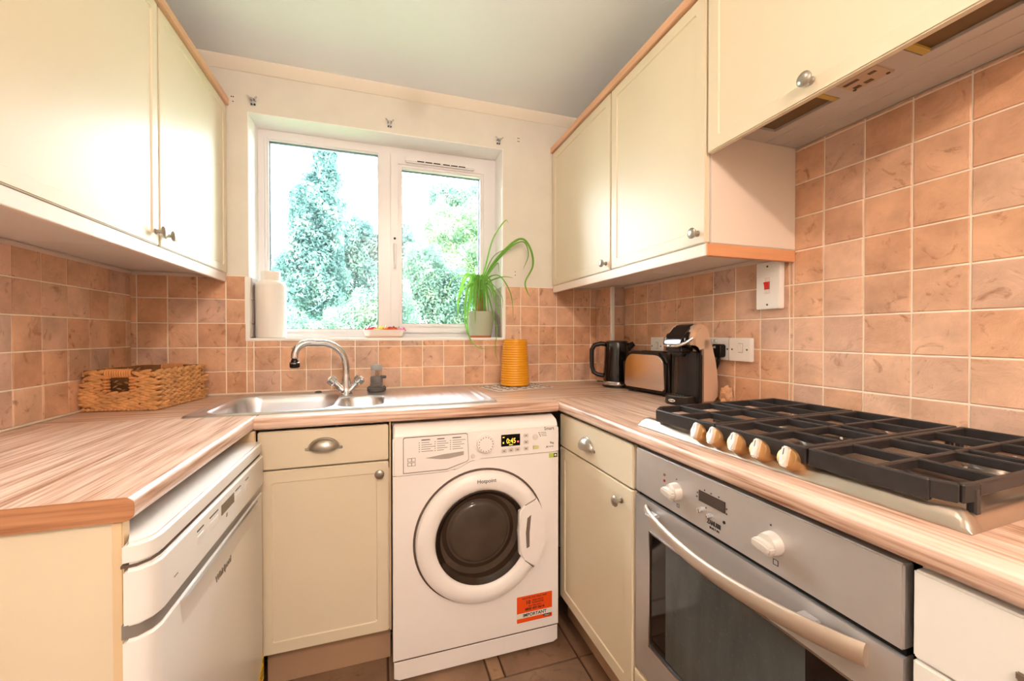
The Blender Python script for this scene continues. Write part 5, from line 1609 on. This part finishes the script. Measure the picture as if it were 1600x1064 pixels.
for x_, y_ in ((-0.1, -0.04), (0.1, -0.04), (-0.1, 0.04), (0.1, 0.04)):
    bm = bmesh.new(); lathe(bm, [(0.010, 0.0002), (0.010, 0.010)], 12, Matrix.Translation((x_, y_, 0))); obj('foot', bm, M_BLACK, ts, local=True)

# ------------------------------------------------------------------ coffee machine (local x: back is +x, front is -x; y: width)
cm = thing('coffee_machine', 'black and champagne capsule coffee machine with drip tray beside the hob', 'coffee machine', (1.090, 1.236, WT), rad(4))
CW = 0.132
Mc = frame((0, 0, 0), (1, 0, 0), (0, 0, 1), (0, -1, 0))          # profile (x, z), extruded in -y
body_ = [(-0.004, 0.0), (0.072, 0.0), (0.077, 0.03), (0.078, 0.075), (0.074, 0.12), (0.066, 0.16), (0.056, 0.192), (0.051, 0.212), (0.048, 0.250), (-0.004, 0.250)]
head_ = [(0.050, 0.190), (0.053, 0.232), (0.050, 0.256), (0.040, 0.280), (0.018, 0.293), (-0.004, 0.294), (-0.022, 0.286), (-0.036, 0.268), (-0.044, 0.240), (-0.044, 0.220), (-0.020, 0.208), (-0.004, 0.190)]
bm = bmesh.new()
prism(bm, body_, -CW / 2, CW / 2, Mc, 0.014, 4, False)
prism(bm, head_, -CW / 2, CW / 2, Mc, 0.014, 4, False)
obj('shell', bm, M_COPPER, cm, local=True, ang=50)
# black inside of the arch and the column
arch = [(-0.011, 0.004), (-0.011, 0.198), (-0.020, 0.211), (-0.034, 0.217), (-0.052, 0.218), (-0.052, 0.212), (-0.038, 0.209), (-0.028, 0.204), (-0.019, 0.192), (0.0, 0.18), (0.0, 0.004)]
bm = bmesh.new(); prism(bm, arch, -CW / 2 - 0.0015, CW / 2 + 0.0015, Mc); obj('arch_trim', bm, M_BLACK, cm, local=True)
bm = bmesh.new()
col = [(0.004, -CW / 2 + 0.006), (-0.012, -CW / 2 + 0.006)] + [(-0.012 - 0.022 * math.sin(PI * i / 10), -CW / 2 + 0.006 + (CW - 0.012) * i / 10) for i in range(1, 10)] + [(-0.012, CW / 2 - 0.006), (0.004, CW / 2 - 0.006)]
prism(bm, col[::-1], 0.003, 0.208, None); obj('water_column', bm, plain('smoke_black', (30, 28, 28), 0.18), cm, local=True)
bm = bmesh.new(); box(bm, -0.0145, -0.002, -CW / 2 + 0.0005, CW / 2 - 0.0005, 0.004, 0.205, 0.001, 1); obj('front_plate', bm, M_BLACK, cm, local=True)
# head front
bm = bmesh.new()
head = [(-0.030, 0.284), (-0.056, 0.258), (-0.072, 0.236), (-0.078, 0.222), (-0.040, 0.224), (-0.02, 0.25)]
prism(bm, head, -CW / 2 + 0.018, CW / 2 - 0.018, Mc, 0.012, 4, False); obj('head_cap', bm, M_BLACKG, cm, local=True, ang=60)
bm = bmesh.new(); prism(bm, [(-0.004, 0.2955), (-0.026, 0.2895), (-0.034, 0.280), (-0.020, 0.283), (0.0, 0.288), (0.02, 0.288), (0.022, 0.2945)], -0.034, 0.034, Mc, 0.002, 2, False); obj('top_stripe', bm, M_BLACKG, cm, local=True)
bm = bmesh.new()
tube(bm, [(-0.040, -CW / 2 + 0.004, 0.244), (-0.064, -CW / 2 + 0.014, 0.226), (-0.081, -0.03, 0.216), (-0.084, 0, 0.215), (-0.081, 0.03, 0.216), (-0.064, CW / 2 - 0.014, 0.226), (-0.040, CW / 2 - 0.004, 0.244)], 0.0058, 8); obj('chrome_lip', bm, M_CHROME, cm, local=True)
bm = bmesh.new(); box(bm, -0.074, -0.014, -0.044, 0.044, 0.186, 0.217, 0.010, 3); obj('capsule_holder', bm, M_BLACK, cm, local=True)
bm = bmesh.new(); lathe(bm, [(0.024, 0.014), (0.022, 0.006), (0.008, 0.0)], 20, Matrix.Translation((-0.045, 0, 0.172))); obj('nozzle', bm, M_BLACK, cm, local=True)
# drip tray
tr_ = [(-0.006, -0.055), (-0.055, -0.055)] + [(-0.055 - 0.030 * math.sin(PI * i / 12), -0.055 + 0.110 * i / 12) for i in range(1, 12)] + [(-0.055, 0.055), (-0.006, 0.055)]
bm = bmesh.new(); prism(bm, tr_[::-1], 0.0004, 0.030, None, 0.003, 2, False); dt = obj('drip_tray', bm, M_BLACK, cm, local=True)
bm = bmesh.new(); prism(bm, [(a * 0.93 - 0.002, b * 0.9) for a, b in tr_][::-1], 0.0295, 0.0318, None, 0.0006, 1, False); gr_ = obj('tray_grid', bm, M_NICKEL, dt, local=True)
bm = bmesh.new()
for i in range(5):
    for j in range(7):
        box(bm, -0.066 + i * 0.011, -0.060 + i * 0.011, -0.042 + j * 0.0135, -0.034 + j * 0.0135, 0.0316, 0.0321)
obj('grid_holes', bm, M_DARK, gr_, local=True)
Mlb = axis_to((-0.0845, -0.010, 0.016), (-1, -0.10, 0)) 
bm = bmesh.new(); prism(bm, [(0.014 * math.cos(2 * PI * i / 24), 0.0055 * math.sin(2 * PI * i / 24)) for i in range(24)], -0.001, 0.0012, frame((-0.0838, -0.008, 0.016), (0.14, -0.99, 0), (0, 0, 1), (-0.99, -0.14, 0))); bd = obj('brand_badge', bm, M_PAPER, dt, local=True)
o_ = text_bm("De'Longhi", 0.0062, frame((-0.0838, -0.008, 0.016), (0.14, -0.99, 0), (0, 0, 1), (-0.99, -0.14, 0)) @ Matrix.Translation((0, 0, 0.0016)), 0.0002, 0.0002, xs=0.85)
obj('badge_print', o_, M_PRINT, bd, local=True)

# crumpled paper packet behind the machine
t = bmesh.new()
bmesh.ops.create_icosphere(t, subdivisions=3, radius=1)
rp = random.Random(4)
for v in t.verts:
    n = math.sin(v.co.x * 6 + 1) * math.sin(v.co.z * 7) * 0.22 + rp.uniform(-0.12, 0.12)
    v.co *= 1 + n
    v.co = Vector((v.co.x * 0.020, v.co.y * 0.022, max(-0.9, v.co.z) * 0.036 + 0.034))
t.transform(Matrix.Translation((1.186, 1.150, WT)))
tag(origin_to(obj('paper_packet', t, M_KRAFT, ang=10), (1.186, 1.150, WT)), 'small crumpled brown packet tucked behind the coffee machine', 'packet')

# ------------------------------------------------------------------ sockets and switches on the tiled wall (u = -Y)
M = f_right(XR - 0.0082)
def plate(name, label, cat, u0, u1, v0, v1, d=0.011):
    t = thing(name, label, cat, (XR - 0.0082, -(u0 + u1) / 2, (v0 + v1) / 2))
    bm = bmesh.new(); box(bm, u0, u1, v0, v1, 0.0003, d, 0.002, 2, M=M); obj('face_plate', bm, M_SWITCH, t)
    return t
def screw(t, u, v, d):
    bm = bmesh.new(); lathe(bm, [(0.0034, 0), (0.0034, 0.0006)], 12, M @ Matrix.Translation((u, v, d))); obj('screw', bm, M_RUBBER, t)
def rocker(t, u, v, w=0.016, h=0.028, mat=M_SWITCH, d=0.011):
    bm = bmesh.new(); box(bm, u - w / 2 - 0.0015, u + w / 2 + 0.0015, v - h / 2 - 0.0015, v + h / 2 + 0.0015, d - 0.001, d + 0.0004, M=M); obj('rocker_gap', bm, M_PRINTG, t)
    bm = bmesh.new(); prism(bm, [(v - h / 2, d), (v + h / 2, d), (v + h / 2, d + 0.006), (v, d + 0.0025), (v - h / 2, d + 0.0018)], u - w / 2, u + w / 2, frame((XR - 0.0082, 0, 0), (0, 0, 1), (-1, 0, 0), (0, -1, 0))); obj('rocker', bm, mat, t)
t = plate('cooker_switch', 'tall white cooker switch with red rocker under the right cabinet', 'switch', -1.036, -0.952, R(0.084), R(0.236), 0.022)
screw(t, -0.995, R(0.222), 0.022); screw(t, -0.995, R(0.098), 0.022)
bm = bmesh.new(); box(bm, -1.004, -0.986, R(0.134), R(0.186), 0.0215, 0.0235, 0.001, 1, M=M); obj('rocker_bezel', bm, plain('bezel_cream', (226, 214, 204), 0.4), t)
rocker(t, -0.995, R(0.160), 0.016, 0.022, M_REDSW, 0.0235)
t = plate('light_switch', 'single white switch plate at the hob end of the sockets', 'switch', -1.150, -1.060, R(-0.0925), R(-0.0105), 0.018)
screw(t, -1.136, R(-0.0515), 0.018); screw(t, -1.074, R(-0.0515), 0.018); rocker(t, -1.100, R(-0.046), 0.016, 0.030, d=0.018)
t = plate('double_socket', 'double white wall socket behind the coffee machine', 'socket', -1.300, -1.153, R(-0.0925), R(-0.0105), 0.014)
screw(t, -1.160, R(-0.0515), 0.014); rocker(t, -1.233, R(-0.026), 0.010, 0.018, d=0.014); rocker(t, -1.216, R(-0.026), 0.010, 0.018, d=0.014)
t = plate('fused_switch', 'small white switch plate above the toaster', 'switch', -1.606, -1.524, R(-0.0925), R(-0.0105))
screw(t, -1.596, R(-0.0515), 0.011); screw(t, -1.534, R(-0.0515), 0.011); rocker(t, -1.560, R(-0.048), 0.014, 0.026)
def plug(u, label, cable):
    t = thing('mains_plug', label, 'plug', (XR - 0.03, -u, R(-0.055)))
    bm = bmesh.new(); prism(bm, rrect(u - 0.023, u + 0.023, R(-0.082), R(-0.034), 0.009, 4), 0.0145, 0.042, M, 0.005, 3, False); b = obj('plug_body', bm, M_BLACK, t)
    bm = bmesh.new(); box(bm, u - 0.012, u - 0.001, R(-0.049), R(-0.041), 0.0418, 0.0424, M=M); obj('fuse_label', bm, plain('label_grey', (200, 198, 196), 0.5), b)
    bm = bmesh.new(); tube(bm, cable, [0.006, 0.0055] + [0.0034] * (len(cable) - 2), 8); obj('cable', bm, M_BLACK, t)
X_ = XR - 0.036
plug(-1.186, 'black mains plug in the socket beside the switch plate', [(X_, 1.186, R(-0.080)), (X_, 1.188, R(-0.105)), (X_ + 0.002, 1.200, R(-0.130)), (X_ + 0.006, 1.222, R(-0.155)), (X_ + 0.012, 1.24, R(-0.195)), (X_ + 0.012, 1.25, R(-0.245))])
plug(-1.262, 'black mains plug half hidden behind the coffee machine', [(X_, 1.262, R(-0.080)), (X_, 1.262, R(-0.105)), (X_ + 0.004, 1.262, R(-0.14)), (X_ + 0.010, 1.270, R(-0.19)), (X_ + 0.012, 1.28, R(-0.245))])

# ------------------------------------------------------------------ curtain pole brackets on the window wall
def bracket(x, z, label):
    t = thing('curtain_bracket', label, 'bracket', (x, YB, z), group='curtain brackets')
    bm = bmesh.new()
    prism(bm, rrect(x - 0.011, x + 0.011, z - 0.018, z + 0.012, 0.004, 3), 0.0003, 0.003, f_back(YB)); obj('back_plate', bm, M_CHROME, t)
    bm = bmesh.new()
    for s in (-1, 1):
        tube(bm, [(x + s * 0.006, YB - 0.003, z + 0.004), (x + s * 0.010, YB - 0.018, z + 0.006), (x + s * 0.019, YB - 0.022, z + 0.014)], [0.005, 0.0045, 0.003], 8)
    tube(bm, [(x, YB - 0.003, z + 0.004), (x, YB - 0.024, z + 0.002)], [0.007, 0.005], 10)
    obj('arms', bm, M_CHROME, t)
    for s in (-1, 1):
        bm = bmesh.new(); lathe(bm, [(0.0036, 0.003), (0.0036, 0.0045)], 10, f_back(YB) @ Matrix.Translation((x + s * 0.0055, z - 0.012, 0))); obj('screw', bm, M_BLACK, t)
bracket(-0.523, R(1.003), 'small chrome curtain bracket above the left end of the window')
bracket(0.039, R(0.997), 'small chrome curtain bracket above the window mullion')
bracket(0.573, R(0.994), 'small chrome curtain bracket above the right end of the window')
# old screw holes in the plaster
bm = bmesh.new()
for x, z in ((0.679, 1.026), (0.686, 1.026), (0.679, 1.010), (0.686, 1.010), (0.665, 0.330), (0.665, 0.312), (-0.604, 1.012), (-0.597, 1.012), (-0.598, 0.992)):
    lathe(bm, [(0.0026, 0), (0.0026, 0.0008)], 8, f_back(YB) @ Matrix.Translation((x, R(z), 0.0)))
obj('screw_holes', bm, plain('hole_brown', (84, 60, 44), 0.9), wall_back)
